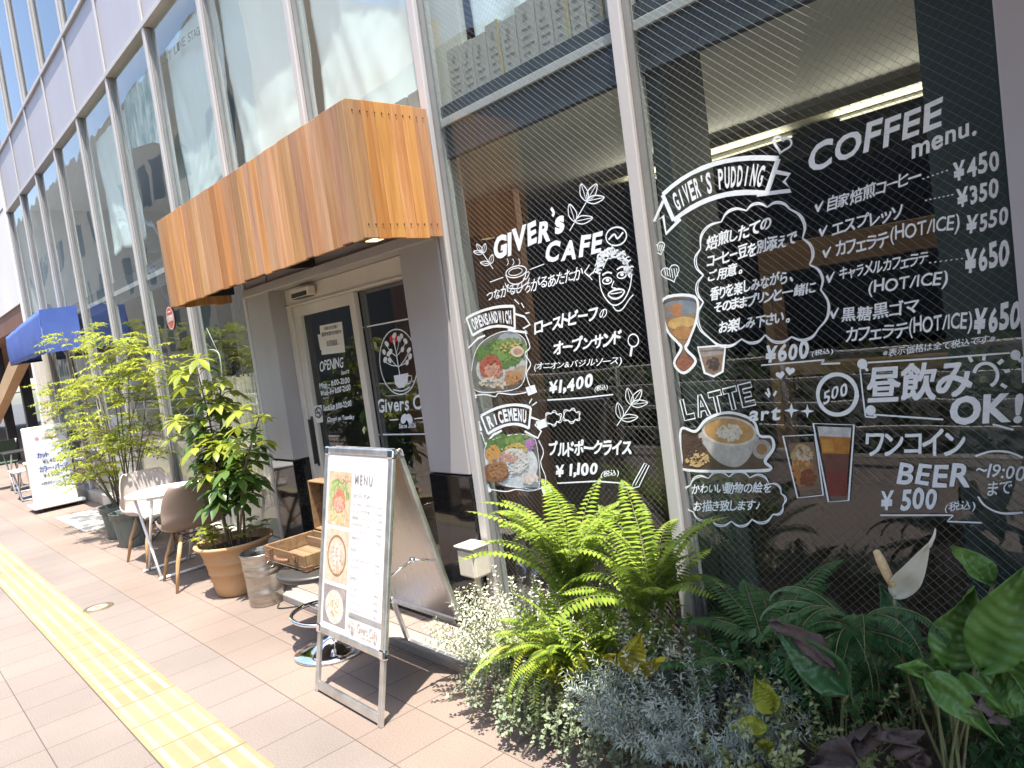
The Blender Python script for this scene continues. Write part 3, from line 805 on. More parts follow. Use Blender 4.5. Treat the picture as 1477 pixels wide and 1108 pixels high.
def sprig(mb, base, tip, n, L, w=0.004):
    stroke(mb, [base, tip], w, smooth=False)
    dx, dy = tip[0]-base[0], tip[1]-base[1]; d = math.hypot(dx, dy); dx /= d; dy /= d
    leafstroke(mb, tip, (tip[0]+dx*L, tip[1]+dy*L), 0.22, w)
    for i in range(n):
        f = 0.3+0.65*i/max(n-1, 1); b = (base[0]+(tip[0]-base[0])*f, base[1]+(tip[1]-base[1])*f)
        for sgn in (-1, 1):
            a = math.atan2(dy, dx)+sgn*R(48)
            leafstroke(mb, b, (b[0]+math.cos(a)*L, b[1]+math.sin(a)*L), 0.22, w)
def heart(mb, c, s, w, fill=False, rot=0):
    pts = []
    for i in range(24):
        t = 2*math.pi*i/24
        x = 16*math.sin(t)**3; y = -(13*math.cos(t)-5*math.cos(2*t)-2*math.cos(3*t)-math.cos(4*t))
        x, y = x*s/32, y*s/32
        pts.append((c[0]+x*math.cos(R(rot))-y*math.sin(R(rot)), c[1]+x*math.sin(R(rot))+y*math.cos(R(rot))))
    if fill: fillpoly(mb, pts)
    else: stroke(mb, pts, w, True, False)
def cloud(mb, pts, w, bulge=0.28):
    n = len(pts)
    cx = sum(p[0] for p in pts)/n; cy = sum(p[1] for p in pts)/n
    for dd in (0, 2.2):
        for i in range(n):
            a, b = pts[i], pts[(i+1)%n]
            mx, my = (a[0]+b[0])/2, (a[1]+b[1])/2
            L = math.hypot(b[0]-a[0], b[1]-a[1])
            nx, ny = (b[1]-a[1])/L, -(b[0]-a[0])/L
            if nx*(mx-cx)+ny*(my-cy) < 0: nx, ny = -nx, -ny
            k = L*bulge+dd
            stroke(mb, [a, (a[0]*.75+b[0]*.25+nx*k*.85, a[1]*.75+b[1]*.25+ny*k*.85), (mx+nx*k*1.08, my+ny*k*1.08), (a[0]*.25+b[0]*.75+nx*k*.85, a[1]*.25+b[1]*.75+ny*k*.85), b], w)
def picture(name, pane, outline, layers, smooth=True, w=0.012, seed=1):
    """printed photo sticker on the glass: outline, base colour, then flat printed shapes"""
    mats = []; idx = {}
    def mi(c):
        if c not in idx:
            idx[c] = len(mats); m = mat("print_%d_%d_%d" % tuple(int(x*255) for x in c), tuple(x*0.75 for x in c), tuple(min(1,x*1.2) for x in c), scale=45, rough=0.5); mats.append(m)
        return idx[c]
    mb = MB()
    r = random.Random(seed)
    h = 0.0006
    for L in layers:
        kind = L[0]; mb.mi = mi(L[1])
        if kind == 'poly':
            q = spline(L[2], True, 5) if smooth and len(L[2]) > 4 else L[2]
            mb.poly([W(a,b,YT)+NF*h for a,b in q]); h += 0.00006
        elif kind == 'ell':
            mb.poly([W(a,b,YT)+NF*h for a,b in ell(*L[2])]); h += 0.00006
        elif kind == 'blobs':   # centre, rx, ry, n, size
            (cx, cy), rx, ry, n, sz = L[2:]
            n = int(n*2.6); sz *= 0.62
            for _ in range(n):
                a = r.uniform(0, 6.28); q = math.sqrt(r.random())
                x, y = cx+rx*q*math.cos(a), cy+ry*q*math.sin(a)
                e = ell(x, y, sz*r.uniform(.5,1.3), sz*r.uniform(.35,.8), 7, r.uniform(0,180))
                mb.poly([W(a_+r.uniform(-.3,.3)*sz,b_+r.uniform(-.3,.3)*sz,YT)+NF*h for a_,b_ in e]); h += 0.000004
    o = obj(name, mb, mats, pane)
    mb = MB()
    for dd in (0,):
        stroke(mb, outline, w, True, smooth)
    obj("picture_outline", mb, MT['chalk'], pane)
    return o
# ---- pane left of the big mullion (index 1): cafe name, sandwich and rice menu
mb = MB()
wtext(mb, "GIVER", (714,374), (797,345), (711,343), bold=0.035, jit=1.2)
wtext(mb, "s", (801,341), (815,336), (800,315), bold=0.035, jit=0.5)
stroke(mb, [(795,300),(799,307),(797,312)], 0.014)
wtext(mb, "CAFE", (787,382), (869,367), (787,351), bold=0.03, jit=1.0)
wtext(mb, "つながるひろがるあたたかく", (703,436), (852,399), (701,420), bold=0.0, jit=1.6)
wtext(mb, "ローストビーフ", (772,481), (862,460), (771,463), bold=0.03)
wtext(mb, "の", (865,461), (876,458), (865,448), bold=0.0)
wtext(mb, "オープンサンド", (800,512), (897,495), (799,494), bold=0.03)
wtext(mb, "(オニオン&バジルソース)", (771,536), (897,527), (771,524), bold=0.0)
wtext(mb, "¥1,400", (792,572), (856,562), (791,550), bold=0.03)
wtext(mb, "(税込)", (858,566), (877,563), (858,557), bold=0.01)
wtext(mb, "プルドポークライス", (793,657), (912,655), (792,637), bold=0.03)
wtext(mb, "¥ 1,100", (801,691), (863,688), (800,670), bold=0.03)
wtext(mb, "(税込)", (867,690), (893,687), (867,680), bold=0.01)
obj("menu_lettering", mb, MT['chalk'], PANE[1])
mb = MB()
banner(mb, (673,459),(707,445),(742,442),(743,475),(712,471),(682,484), "OPENSANDWICH", 0.013,
       [[(671,464),(661,474),(672,481),(676,502),(690,488),(700,484)],[(741,452),(757,457),(765,468),(755,474),(762,480),(733,476)]], 0.035)
banner(mb, (694,600),(731,585),(766,588),(763,618),(736,612),(704,626), "RICEMENU", 0.014,
       [[(692,608),(684,622),(695,625),(700,641),(712,627),(724,621)],[(766,602),(778,606),(772,613),(781,622),(776,632),(757,622)]], 0.045)
stroke(mb, [(790,577),(840,574),(885,569)], 0.006, smooth=False)
stroke(mb, [(804,697),(860,694),(901,697),(896,703),(912,703)], 0.006, smooth=False)
# frames of little waves round the two pictures
for pts in ([(664,480),(668,500),(664,520),(672,545),(680,570)],[(757,478),(765,500),(758,510),(766,525),(760,540),(766,560)],[(682,571),(700,569),(715,572),(720,567),(740,569),(760,566)],
            [(688,625),(692,660),(694,690),(700,703)],[(777,635),(784,652),(780,668),(787,688),(786,700)],[(708,706),(730,709),(745,706),(765,708),(781,704)]):
    stroke(mb, pts, 0.006)
for x, y in ((679,571),(766,563),(700,706),(788,706),(687,618),(781,612)):
    fillpoly(mb, [(x-8,y-4),(x+5,y-8),(x+9,y+3),(x-4,y+8)])
sprig(mb, (822,333), (848,288), 2, 26, 0.0045)
sprig(mb, (712,388), (696,364), 2, 14, 0.004)
sprig(mb, (890,614), (912,582), 2, 24, 0.004)
# cup
stroke(mb, ell(745,392,15,8,18,-14), 0.005, True); stroke(mb, ell(744,392,10,5,14,-14), 0.004, True)
stroke(mb, [(730,396),(735,407),(745,410),(756,404),(760,389)], 0.005)
stroke(mb, [(758,393),(764,393),(760,402),(755,402)], 0.004); stroke(mb, [(729,408),(733,415),(748,416),(761,408),(764,401)], 0.005)
for x in (732,740,748): stroke(mb, [(x,383),(x+2,378),(x,373)], 0.004)
stroke(mb, [(707,407),(726,400)], 0.004, smooth=False); stroke(mb, [(764,389),(785,381)], 0.004, smooth=False)
# coffee bean speech oval and the smiling face under curly hair
stroke(mb, ell(889,341,15,13,20,-20), 0.006, True); stroke(mb, [(878,346),(886,338),(891,344),(899,335)], 0.008)
stroke(mb, [(883,355),(883,362)], 0.006)
fr_ = random.Random(4)
for k in range(95):
    a = R(fr_.uniform(175, 372)); q = fr_.uniform(0.78, 1.12)
    x, y = 885+24*q*math.cos(a), 392+29*q*math.sin(a)
    stroke(mb, ell(x, y, 3.4, 3.0, 7, 0, fr_.uniform(0,180), fr_.uniform(220,330)), 0.006)
stroke(mb, [(865,392),(866,412),(872,428),(884,440),(897,436),(907,420),(911,400),(909,388)], 0.006)
stroke(mb, [(870,387),(880,367),(893,366),(903,376),(908,388)], 0.006)
for cx in (876,897):
    s = 0 if cx < 890 else -8
    stroke(mb, ell(cx,405+s,6.5,4.5,14,-12), 0.006, True); fillpoly(mb, ell(cx+0.5,404+s,2.8,2.6,8)); stroke(mb, [(cx-7,397+s),(cx,393+s),(cx+7,394+s)], 0.007)
stroke(mb, [(886,405),(883,414),(889,416)], 0.005)
stroke(mb, [(878,424),(885,419),(894,417),(901,420),(896,428),(887,431),(880,428)], 0.008, True); stroke(mb, [(881,424),(890,423),(898,421)], 0.004)
stroke(mb, [(884,441),(890,448),(898,446),(908,432),(914,425)], 0.005); stroke(mb, [(857,392),(851,398),(855,404)], 0.005)
# magnifier, clouds, pencil, sparkles
stroke(mb, ell(914,491,7.5,9,16), 0.006, True); stroke(mb, [(912,500),(910,514)], 0.011, smooth=False)
cloud(mb, [(788,603),(795,597),(804,598),(809,603),(803,608),(794,611)], 0.004); cloud(mb, [(814,599),(822,593),(831,595),(836,600),(830,605),(820,606)], 0.004)
stroke(mb, [(930,668),(937,671),(922,702),(912,704),(914,697)], 0.005, True, False); stroke(mb, [(933,670),(917,700)], 0.004, smooth=False)
for a, b in (((764,582),(768,575)),((768,585),(775,580)),((667,470),(661,464)),((742,432),(749,439)),((752,437),(756,444)),((758,452),(764,451))): stroke(mb, [a, b], 0.006, smooth=False)
obj("marker_drawing", mb, MT['chalk'], PANE[1])
PLATE, GRN, GRN2, RED, PNK, YEL, BRN, DRK, CRM, GRY = (0.46,0.47,0.44),(0.10,0.19,0.05),(0.18,0.28,0.08),(0.36,0.10,0.06),(0.50,0.27,0.20),(0.52,0.38,0.12),(0.22,0.11,0.05),(0.05,0.035,0.03),(0.55,0.48,0.36),(0.33,0.36,0.38)
pl = [(684,562),(681,530),(690,500),(712,483),(735,478),(757,490),(760,520),(752,556),(720,565)]
picture("sandwich_picture", PANE[1], pl, [('poly',(0.16,0.17,0.14),pl),('ell',GRY,(735,492,17,13,16)),('ell',(0.30,0.20,0.13),(728,545,30,16,22,-12)),('ell',PLATE,(724,528,38,28,26,-18)),('ell',(0.35,0.28,0.2),(744,541,20,9,18,-35)),
        ('blobs',GRN,(722,512),34,20,90,6),('blobs',GRN2,(735,505),26,17,60,4.5),('blobs',RED,(708,530),15,17,70,5),('blobs',PNK,(712,536),12,12,30,4),('blobs',YEL,(738,500),16,9,18,3),('ell',CRM,(747,507,10,8,14)),('ell',(0.40,0.25,0.18),(747,507,6,5,12)),
        ('blobs',CRM,(715,552),24,8,22,4),('blobs',(0.42,0.22,0.1),(740,545),13,10,26,4)], w=0.004)
pl = [(699,650),(712,634),(740,627),(766,629),(775,645),(778,702),(755,704),(728,699),(708,685)]
picture("rice_picture", PANE[1], pl, [('poly',(0.14,0.15,0.13),pl),('ell',(0.55,0.58,0.58),(738,670,38,33,28,8)),('poly',(0.50,0.56,0.58),[(712,690),(778,694),(778,703),(735,703)]),
        ('blobs',GRN,(725,640),24,12,60,6),('blobs',GRN2,(750,636),20,10,36,5),('blobs',(0.40,0.2,0.42),(765,641),8,8,22,4),('blobs',YEL,(745,649),16,9,30,4),('blobs',(0.5,0.28,0.08),(712,656),10,13,26,5),
        ('blobs',(0.60,0.60,0.57),(742,665),20,18,160,3.6),('blobs',PNK,(733,660),14,9,30,3),('blobs',BRN,(716,681),17,14,130,4.2),('blobs',(0.32,0.17,0.08),(720,678),14,12,60,3.4),('blobs',(0.62,0.55,0.5),(765,690),12,8,26,4)], w=0.004)
# ---- right pane (index 0)
mb = MB()
banner(mb, (956,281),(1029,237),(1123,229),(1106,279),(1034,284),(972,318), "GIVER'S PUDDING", 0.017,
       [[(957,290),(943,321),(957,312),(961,337),(982,316)],[(1120,248),(1139,252),(1131,262),(1141,275),(1092,281)]], 0.03)
heart(mb, (1128,208), 27, 0.006, rot=12); heart(mb, (1129,208), 24, 0.004, rot=12)
for c, s in (((950,358),20),((968,394),27)):
    heart(mb, c, s, 0.004, rot=-20)
    for k in range(6): stroke(mb, [(c[0]-s*.35+k*s*.13, c[1]-s*.25),(c[0]-s*.35+k*s*.13+2, c[1]+s*(.12+.05*(3-abs(3-k))))], 0.0035, smooth=False)
cloud(mb, [(1011,359),(1041,320),(1077,304),(1107,299),(1140,302),(1158,344),(1168,382),(1184,418),(1181,474),(1142,486),(1104,483),(1070,489),(1024,488),(1015,436),(1015,397)], 0.005, 0.2)
for s, bl, br, tl in (("焙煎したての",(1020,361),(1113,331),(1019,342)),("コーヒー豆を別添えで",(1021,386),(1150,352),(1020,368)),("ご用意。",(1022,408),(1073,394),(1022,391)),
                      ("香りを楽しみながら、",(1026,434),(1146,406),(1025,416)),("そのままプリンと一緒に",(1031,452),(1177,422),(1030,436)),("お楽しみ下さい。",(1038,480),(1141,465),(1038,463))):
    wtext(mb, s, bl, br, tl, bold=0.022)
wtext(mb, "¥600", (1104,523), (1167,517), (1103,498), bold=0.03); wtext(mb, "(税込)", (1171,515), (1202,511), (1171,506), bold=0.008)
stroke(mb, [(1098,527),(1190,519),(1184,525),(1212,524)], 0.005, smooth=False)
# outlined LATTE
def otext(s, bl, br, tl, w=0.0055):
    P0, P1, P2 = W(*bl,YT), W(*br,YT), W(*tl,YT)
    L = {'L':[[(0,1),(.28,1),(.28,.25),(.9,.25),(.9,0),(0,0)]],'A':[[(.36,1),(.62,1),(1,0),(.74,0),(.66,.25),(.32,.25),(.24,0),(0,0)],[(.49,.75),(.38,.45),(.6,.45)]],
         'T':[[(0,1),(1,1),(1,.76),(.64,.76),(.64,0),(.36,0),(.36,.76),(0,.76)]],'E':[[(0,1),(.95,1),(.95,.78),(.28,.78),(.28,.6),(.8,.6),(.8,.4),(.28,.4),(.28,.22),(.95,.22),(.95,0),(0,0)]]}
    n = len(s)
    for i, ch in enumerate(s):
        for pth in L[ch]:
            P = [P0+(P1-P0)*((i+0.04+x*0.86)/n)+(P2-P0)*y for x, y in pth]
            ribbon(mb, P, w, True)
otext("LATTE", (987,607), (1094,583), (980,577))
wtext(mb, "art", (1081,607), (1126,605), (1081,589), bold=0.02)
for x, y, s in ((1142,592,11),(1165,593,10)):
    fillpoly(mb, [(x,y-s),(x+s*.22,y-s*.22),(x+s,y),(x+s*.22,y+s*.22),(x,y+s),(x-s*.22,y+s*.22),(x-s,y),(x-s*.22,y-s*.22)])
heart(mb, (1126,541), 13, 0, True, -10); heart(mb, (1140,535), 14, 0, True, 10)
for a, b in (((1111,570),(1108,560)),((1116,571),(1120,564)),((1110,573),(1104,566))): stroke(mb, [a,b], 0.008, smooth=False)
cloud(mb, [(990,718),(996,700),(1022,690),(1052,688),(1082,689),(1110,698),(1127,712),(1130,728),(1115,742),(1085,749),(1055,752),(1025,748),(1000,738)], 0.004, 0.22)
wtext(mb, "かわいい動物の絵を", (998,713), (1113,711), (998,698), bold=0.012); wtext(mb, "お描き致します♪", (1001,738), (1097,736), (1001,723), bold=0.012)
# coffee menu
wtext(mb, "COFFEE", (1168,250), (1359,183), (1168,211), bold=0.015, jit=0.9)
wtext(mb, "menu.", (1317,231), (1409,193), (1315,212), bold=0.012, jit=0.8)
def item(chk, s, bl, br, tl, b=0.012):
    x, y = chk
    fillpoly(mb, [(x-6,y-1),(x-3,y-4),(x-1,y+2),(x+6,y-9),(x+7,y-7),(x,y+8),(x-2,y+8)])
    wtext(mb, s, bl, br, tl, bold=b)
item((1181,298), "自家焙煎コーヒー", (1195,305), (1328,263), (1195,285)); wtext(mb, "¥450", (1376,264), (1443,244), (1373,235), bold=0.02)
item((1187,333), "エスプレッソ", (1202,341), (1303,314), (1200,321)); wtext(mb, "¥350", (1381,301), (1442,285), (1378,273), bold=0.02)
item((1192,364), "カフェラテ", (1207,369), (1283,354), (1205,349)); wtext(mb, "(HOT/ICE)", (1285,353), (1385,337), (1284,327), bold=0.0)
wtext(mb, "¥550", (1394,339), (1455,324), (1393,312), bold=0.02)
item((1197,400), "キャラメルカフェラテ", (1211,405), (1339,381), (1211,387)); wtext(mb, "¥650", (1393,397), (1457,381), (1390,361), bold=0.025)
wtext(mb, "(HOT/ICE)", (1253,428), (1367,416), (1253,405), bold=0.005)
item((1203,452), "黒糖黒ゴマ", (1215,466), (1327,452), (1213,445)); wtext(mb, "カフェラテ", (1221,493), (1310,485), (1221,473), bold=0.012)
wtext(mb, "(HOT/ICE)", (1312,487), (1403,481), (1311,458), bold=0.005); wtext(mb, "¥650", (1405,484), (1473,472), (1404,446), bold=0.03)
for a, b, n in (((1332,258),(1366,246),6),((1336,289),(1374,281),7),((1342,379),(1388,373),7)):
    for i in range(n):
        x = a[0]+(b[0]-a[0])*i/(n-1); y = a[1]+(b[1]-a[1])*i/(n-1); stroke(mb, [(x-1.4,y+.5),(x+1.4,y-.5)], 0.0035, smooth=False)
wtext(mb, "※表示価格は全て税込です※", (1274,515), (1436,494), (1274,504), bold=0.002)
for x, y in ((1244,525),(1256,592),(1465,512)): fillpoly(mb, ell(x,y,7.5,7.5,14)); stroke(mb, [(x+4,y+5),(x+8,y+10)], 0.008, smooth=False)
for p in ([(1252,523),(1350,517),(1457,509)],[(1241,532),(1245,570),(1249,601)],[(1262,598),(1361,605)],[(1475,515),(1476,552)],[(1249,601),(1262,602)]): stroke(mb, p, 0.005, smooth=False)
wtext(mb, "昼飲み", (1254,579), (1402,571), (1252,530), bold=0.02, jit=0.7)
wtext(mb, "OK!", (1371,611), (1475,610), (1371,571), bold=0.03, jit=0.7)
stroke(mb, [(1432,612),(1462,620)], 0.006, smooth=False)
stroke(mb, ell(1422,541,17,17,16,0,-170,65), 0.009); 
for a, b in (((1398,514),(1402,522)),((1420,512),(1419,520)),((1440,525),(1447,519)),((1449,536),(1457,534)),((1444,554),(1452,559))): stroke(mb, [a,b], 0.009, smooth=False)
stroke(mb, ell(1208,569,28,29,34), 0.013, True); wtext(mb, "500", (1189,584), (1224,568), (1187,566), bold=0.01, jit=1.2)
wtext(mb, "ワンコイン", (1251,657), (1393,657), (1249,624), bold=0.012, jit=0.8)
wtext(mb, "BEER", (1296,700), (1401,705), (1296,668), bold=0.015)
wtext(mb, "¥ 500", (1270,738), (1352,735), (1269,708), bold=0.02); wtext(mb, "(税込)", (1363,740), (1407,737), (1363,725), bold=0.0)
stroke(mb, [(1270,743),(1376,743),(1366,752),(1417,754)], 0.005, smooth=False)
wtext(mb, "~19:00", (1408,686), (1478,694), (1410,666), bold=0.0); wtext(mb, "まで", (1425,714), (1460,713), (1425,694), bold=0.0)
stroke(mb, [(1407,658),(1430,651),(1455,652),(1476,660)], 0.006); stroke(mb, [(1411,716),(1422,730),(1445,740),(1476,739)], 0.006)
obj("menu_lettering", mb, MT['chalk'], PANE[0])
AMB, TEA, WHT, FOAM = (0.40,0.16,0.03),(0.20,0.06,0.03),(0.52,0.53,0.52),(0.62,0.58,0.50)
o = [(957,432),(1002,428),(1006,457),(994,492),(990,503),(1004,521),(987,538),(973,524),(983,503),(978,494),(962,474)]
picture("drink_picture", PANE[0], o, [('poly',(0.28,0.19,0.12),o),('poly',(0.20,0.24,0.27),[(959,433),(1001,429),(1004,452),(962,458)]),('blobs',(0.42,0.20,0.1),(975,447),10,9,18,5),('ell',(0.55,0.37,0.14),(983,466,20,9,16,-8)),('ell',(0.42,0.22,0.09),(985,480,14,10,14)),('blobs',(0.35,0.13,0.08),(988,524),12,12,30,4)], w=0.011)
o = [(1007,501),(1047,498),(1043,536),(1030,543),(1017,538)]
picture("drink_picture", PANE[0], o, [('poly',(0.33,0.29,0.26),o),('poly',(0.25,0.17,0.12),[(1012,515),(1043,511),(1040,534),(1029,540),(1018,535)]),('blobs',(0.08,0.06,0.055),(1029,525),9,9,24,4)], smooth=False, w=0.009)
o = [(983,619),(1004,622),(1021,604),(1052,595),(1086,606),(1096,628),(1113,631),(1116,647),(1104,665),(1113,675),(1092,679),(992,678),(984,662)]
picture("latte_picture", PANE[0], o, [('poly',(0.10,0.065,0.045),o),('poly',(0.42,0.40,0.38),[(1011,623),(1090,628),(1086,650),(1074,668),(1058,674),(1036,666),(1020,648)]),('ell',(0.36,0.34,0.32),(1099,648,14,14,18)),('ell',(0.30,0.17,0.08),(1099,648,8,8,14)),
        ('ell',(0.58,0.54,0.48),(1052,622,40,21,32,6)),('ell',(0.46,0.27,0.11),(1052,622,36,18,30,6)),('blobs',FOAM,(1053,624),18,11,34,5),('blobs',(0.10,0.06,0.045),(1000,640),12,18,40,4),('blobs',(0.55,0.38,0.18),(1006,662),16,11,20,5),('blobs',(0.08,0.05,0.04),(1004,650),14,16,26,3.4)], w=0.011)
o = [(1130,629),(1176,627),(1188,714),(1151,718)]
picture("drink_picture", PANE[0], o, [('poly',(0.19,0.13,0.09),[(1136,640),(1174,637),(1184,705),(1152,708)]),('blobs',(0.46,0.33,0.16),(1157,660),15,18,60,5),('blobs',(0.40,0.17,0.05),(1158,678),15,24,40,5),('blobs',TEA,(1166,690),12,12,30,5),('blobs',(0.52,0.46,0.36),(1160,655),11,10,14,4)], smooth=False, w=0.006)
o = [(1173,611),(1232,613),(1224,722),(1195,724)]
picture("beer_picture", PANE[0], o, [('poly',WHT,[(1179,615),(1228,617),(1227,634),(1182,632)]),('poly',AMB,[(1182,629),(1227,631),(1225,655),(1186,655)]),('poly',(0.50,0.25,0.05),[(1184,633),(1200,634),(1204,652),(1187,652)]),('poly',(0.13,0.05,0.035),[(1186,654),(1225,655),(1223,682),(1191,682)]),('poly',(0.17,0.035,0.03),[(1190,680),(1223,681),(1221,715),(1196,716)])], smooth=False, w=0.006)

# ---- entrance: glass sticker, opening hours, notices
mb = MB()
TD = YD+0.060
for p in ([(521,473),(600,458)],[(521,473),(545,627)],[(545,627),(625,626)]): stroke(mb, p, 0.009, smooth=False, Y=TD)
def de(cx, cy, rx, ry, n=24, rot=0): return ell(cx, cy, rx, ry, n, rot)
stroke(mb, de(575,522,27,47,36,-5), 0.008, True, Y=TD)
stroke(mb, [(577,542),(574,524),(571,505),(567,490)], 0.010, Y=TD)
br_ = random.Random(2)
for bx, by, tx, ty in ((575,530,561,513),(575,530,590,508),(572,514,558,499),(572,514,585,495),(571,505,569,487),(575,528,556,522),(576,528,592,517),(572,510,576,492)):
    stroke(mb, [(bx,by),((bx+tx)/2,(by+ty)/2+2),(tx,ty)], 0.006, Y=TD); fillpoly(mb, de(tx,ty-3,2.8,4.6,10,br_.uniform(-30,30)), Y=TD)
for tx, ty in ((564,507),(581,504),(587,523),(562,520),(579,485),(554,508)): fillpoly(mb, de(tx,ty,2.5,4.2,10,br_.uniform(-40,40)), Y=TD)
fillpoly(mb, [(568,542),(589,538),(588,552),(583,559),(575,560),(570,554)], Y=TD)
stroke(mb, [(588,542),(594,543),(592,552),(586,554)], 0.006, Y=TD); stroke(mb, [(567,562),(580,564),(592,558)], 0.008, Y=TD)
wtext(mb, "Givers Cafe", (545,596), (634,588), (544,576), Y=TD, bold=0.012, jit=0.05)
stroke(mb, [(563,606),(575,605)], 0.007, smooth=False, Y=TD); stroke(mb, [(598,604),(610,603)], 0.007, smooth=False, Y=TD)
fillpoly(mb, de(583,604,4.2,7.5,14,18), Y=TD); fillpoly(mb, de(591,604,4.2,7.5,14,-18), Y=TD)
wtext(mb, "Since 2026", (576,618), (600,617), (576,611), Y=TD, bold=0.02, jit=0.05)
obj("door_lettering", mb, MT['chalk'], sg)
mb = MB(); fillpoly(mb, de(566,489,4.2,5.6,14), Y=TD); fillpoly(mb, de(570,488,4.2,5.6,14), Y=TD); fillpoly(mb, [(562,490),(574,489),(569,498)], Y=TD); obj("red_heart_emblem", mb, MT['red'], sg)
mb = MB(); TL = YD+0.025
wtext(mb, "OPENING", (462,536), (496,530), (461,521), Y=TL, bold=0.0, jit=0.8)
wtext(mb, "hours", (493,541), (504,538), (493,534), Y=TL, bold=0.0)
for s, bl, br in (("Mon - 11:00-21:00",(462,561),(505,552)),("Wed~Fri 11:00-21:00",(463,572),(506,563)),("Sat&Sun 11:00-22:00",(467,593),(508,586)),("Closed on Tuesday",(473,610),(512,606))):
    wtext(mb, s, bl, br, (bl[0]-1,bl[1]-8), Y=TL, bold=0.008, jit=0.8)
obj("door_lettering", mb, MT['chalk'], dg)
mb = MB()
for q, dz in (([(461,470),(493,464),(498,508),(464,512)],0),([(458,483),(490,478),(493,500),(462,505)],-0.001)):
    mb.poly([W(a,b,TL+dz+0.0) for a,b in q])
nn = obj("paper_notice", mb, MT['note'], dg)
mb = MB()
for s, bl, br, h in (("お知らせとお願い",(468,477),(488,473),5),("臨時休業のお知らせ",(465,486),(493,481),6),("11月3日",(472,496),(486,494),4),("12月 営業中",(472,500),(488,498),4)):
    lettering(mb, s, W(*bl,TL-0.002), W(*br,TL-0.002), W(bl[0]-0.5,bl[1]-h,TL-0.002), NF, bold=0.01, jit=0.1)
obj("notice_print", mb, MT['ink'], nn)
mb = MB(); mb.poly([W(a,b,TL) for a,b in [(453,586),(464,584),(466,609),(455,611)]]); ns = obj("no_smoking_sticker", mb, MT['note'], dg)
mb = MB(); stroke(mb, ell(459.5,595,4.6,7,18), 0.012, True, Y=TL-0.001); stroke(mb, [(456.5,590),(462.5,600)], 0.012, smooth=False, Y=TL-0.001); stroke(mb, [(456,596),(462,595)], 0.010, smooth=False, Y=TL-0.001); obj("no_smoking_mark", mb, MT['ink'], ns)

# ---- upper sheets and left windows
mb = MB()
for i, s in enumerate("ART LIVE STAGE"):
    if s == ' ': continue
    u = i/13.0; x = 236+52*u; y = 97-46*u-9*math.sin(u*3.14)*0.5
    lettering(mb, s, W(x,y,2.452), W(x+3.6,y-3.2,2.452), W(x-1.2,y-13,2.452), NF, bold=0.0, jit=0.1, lo=0, hi=0.73)
obj("sheet_lettering", mb, MT['ink'], SH)
mb = MB(); c = W(246,459,YT); q = []
for i in range(36):
    a = 2*math.pi*i/36; q.append(c+Vector((0.115*math.cos(a),0,0.115*math.sin(a))))
mb.poly([p+NF*0.002 for p in q][::-1])
rn = obj("round_notice", mb, mat("pink_red_vinyl", (0.50,0.10,0.08),(0.56,0.15,0.12),scale=12,rough=0.5), PANE[4])
mb = MB()
ribbon(mb, [c+NF*0.0025+Vector((0.104*math.cos(2*math.pi*i/36),0,0.104*math.sin(2*math.pi*i/36))) for i in range(36)], 0.006, True)
lettering(mb, "全席禁煙", c+Vector((-0.088,-0.003,-0.03)), c+Vector((0.088,-0.003,-0.03)), c+Vector((-0.088,-0.003,0.032)), NF, bold=0.03, jit=0.1)
ribbon(mb, [c+Vector((-0.045,-0.003,0.062)),c+Vector((0.045,-0.003,0.062))], 0.010)
obj("notice_lettering", mb, MT['white'], rn)
# clear hanging cloud-shaped sign on its cord
t = thing("hanging_sign", "clear cloud shaped sign hanging on a cord behind glass left of the entrance", "sign", tuple(W(305,505,2.5)))
mb = MB(); q = [W(a,b,2.5) for a,b in spline([(292,514),(300,505),(313,507),(318,520),(320,545),(316,560),(300,552),(295,535)], True, 5)]
mb.tube(q+[q[0]], 0.006, 6); obj("sign_rim", mb, MT['white'], t)
mb = MB(); q1 = W(298,473,2.5)
for a, b in ((293,513),(316,512)): mb.tube([q1, W(a,b,2.5)], 0.003, 5)
obj("cord", mb, MT['white'], t)

# ================================================================= WOODEN AWNING
AX0, AX1, AY0, AY1, AZ0, AZ1 = -5.74, -2.955, 1.86, 2.318, 2.08, 2.718
A = thing("wooden_awning", "box shaped awning of vertical orange cedar boards over the cafe entrance", "awning", ((AX0+AX1)/2,2.318,AZ0))
def boards(name, along, a0, a1, fixed, sgn, wmin, wmax, seed):
    r = random.Random(seed); mb = MB(); x = a0
    while x < a1-0.001:
        w = min(r.uniform(wmin,wmax), a1-x)
        if a1-x-w < 0.05: w = a1-x
        d = r.uniform(0,0.004); zz = r.uniform(-0.006,0.004); z1 = AZ1+r.uniform(-0.002,0.002)
        if along == 'x': mb.box((x+0.0008,fixed-d,AZ0+zz),(x+w-0.0008,fixed+0.018,z1))
        else: mb.box((fixed-0.018,x+0.0008,AZ0+zz),(fixed+d,x+w-0.0008,z1))
        x += w
    return obj(name, mb, MT['cedar'], A, bevel=0.0015)
boards("front_boards", 'x', AX0, AX1-0.02, AY0, -1, 0.085, 0.125, 11)
sb = boards("side_boards", 'y', AY0, AY1, AX1, 1, 0.07, 0.088, 12)
boards("side_boards", 'y', AY0+0.02, AY1, AX0+0.018, 1, 0.07, 0.088, 13)
mb = MB()
y = AY0+0.025
while y < AY1:
    for z in (AZ1-0.055, AZ0+0.06): mb.box((AX1+0.0035,y,z),(AX1+0.0055,y+0.006,z+0.006))
    y += 0.04
obj("screw_heads", mb, MT['black'], sb)
mb = MB(); mb.box((AX0+0.02,AY0+0.02,AZ1-0.03),(AX1-0.02,AY1,AZ1-0.008)); obj("awning_roof", mb, MT['beam'], A)
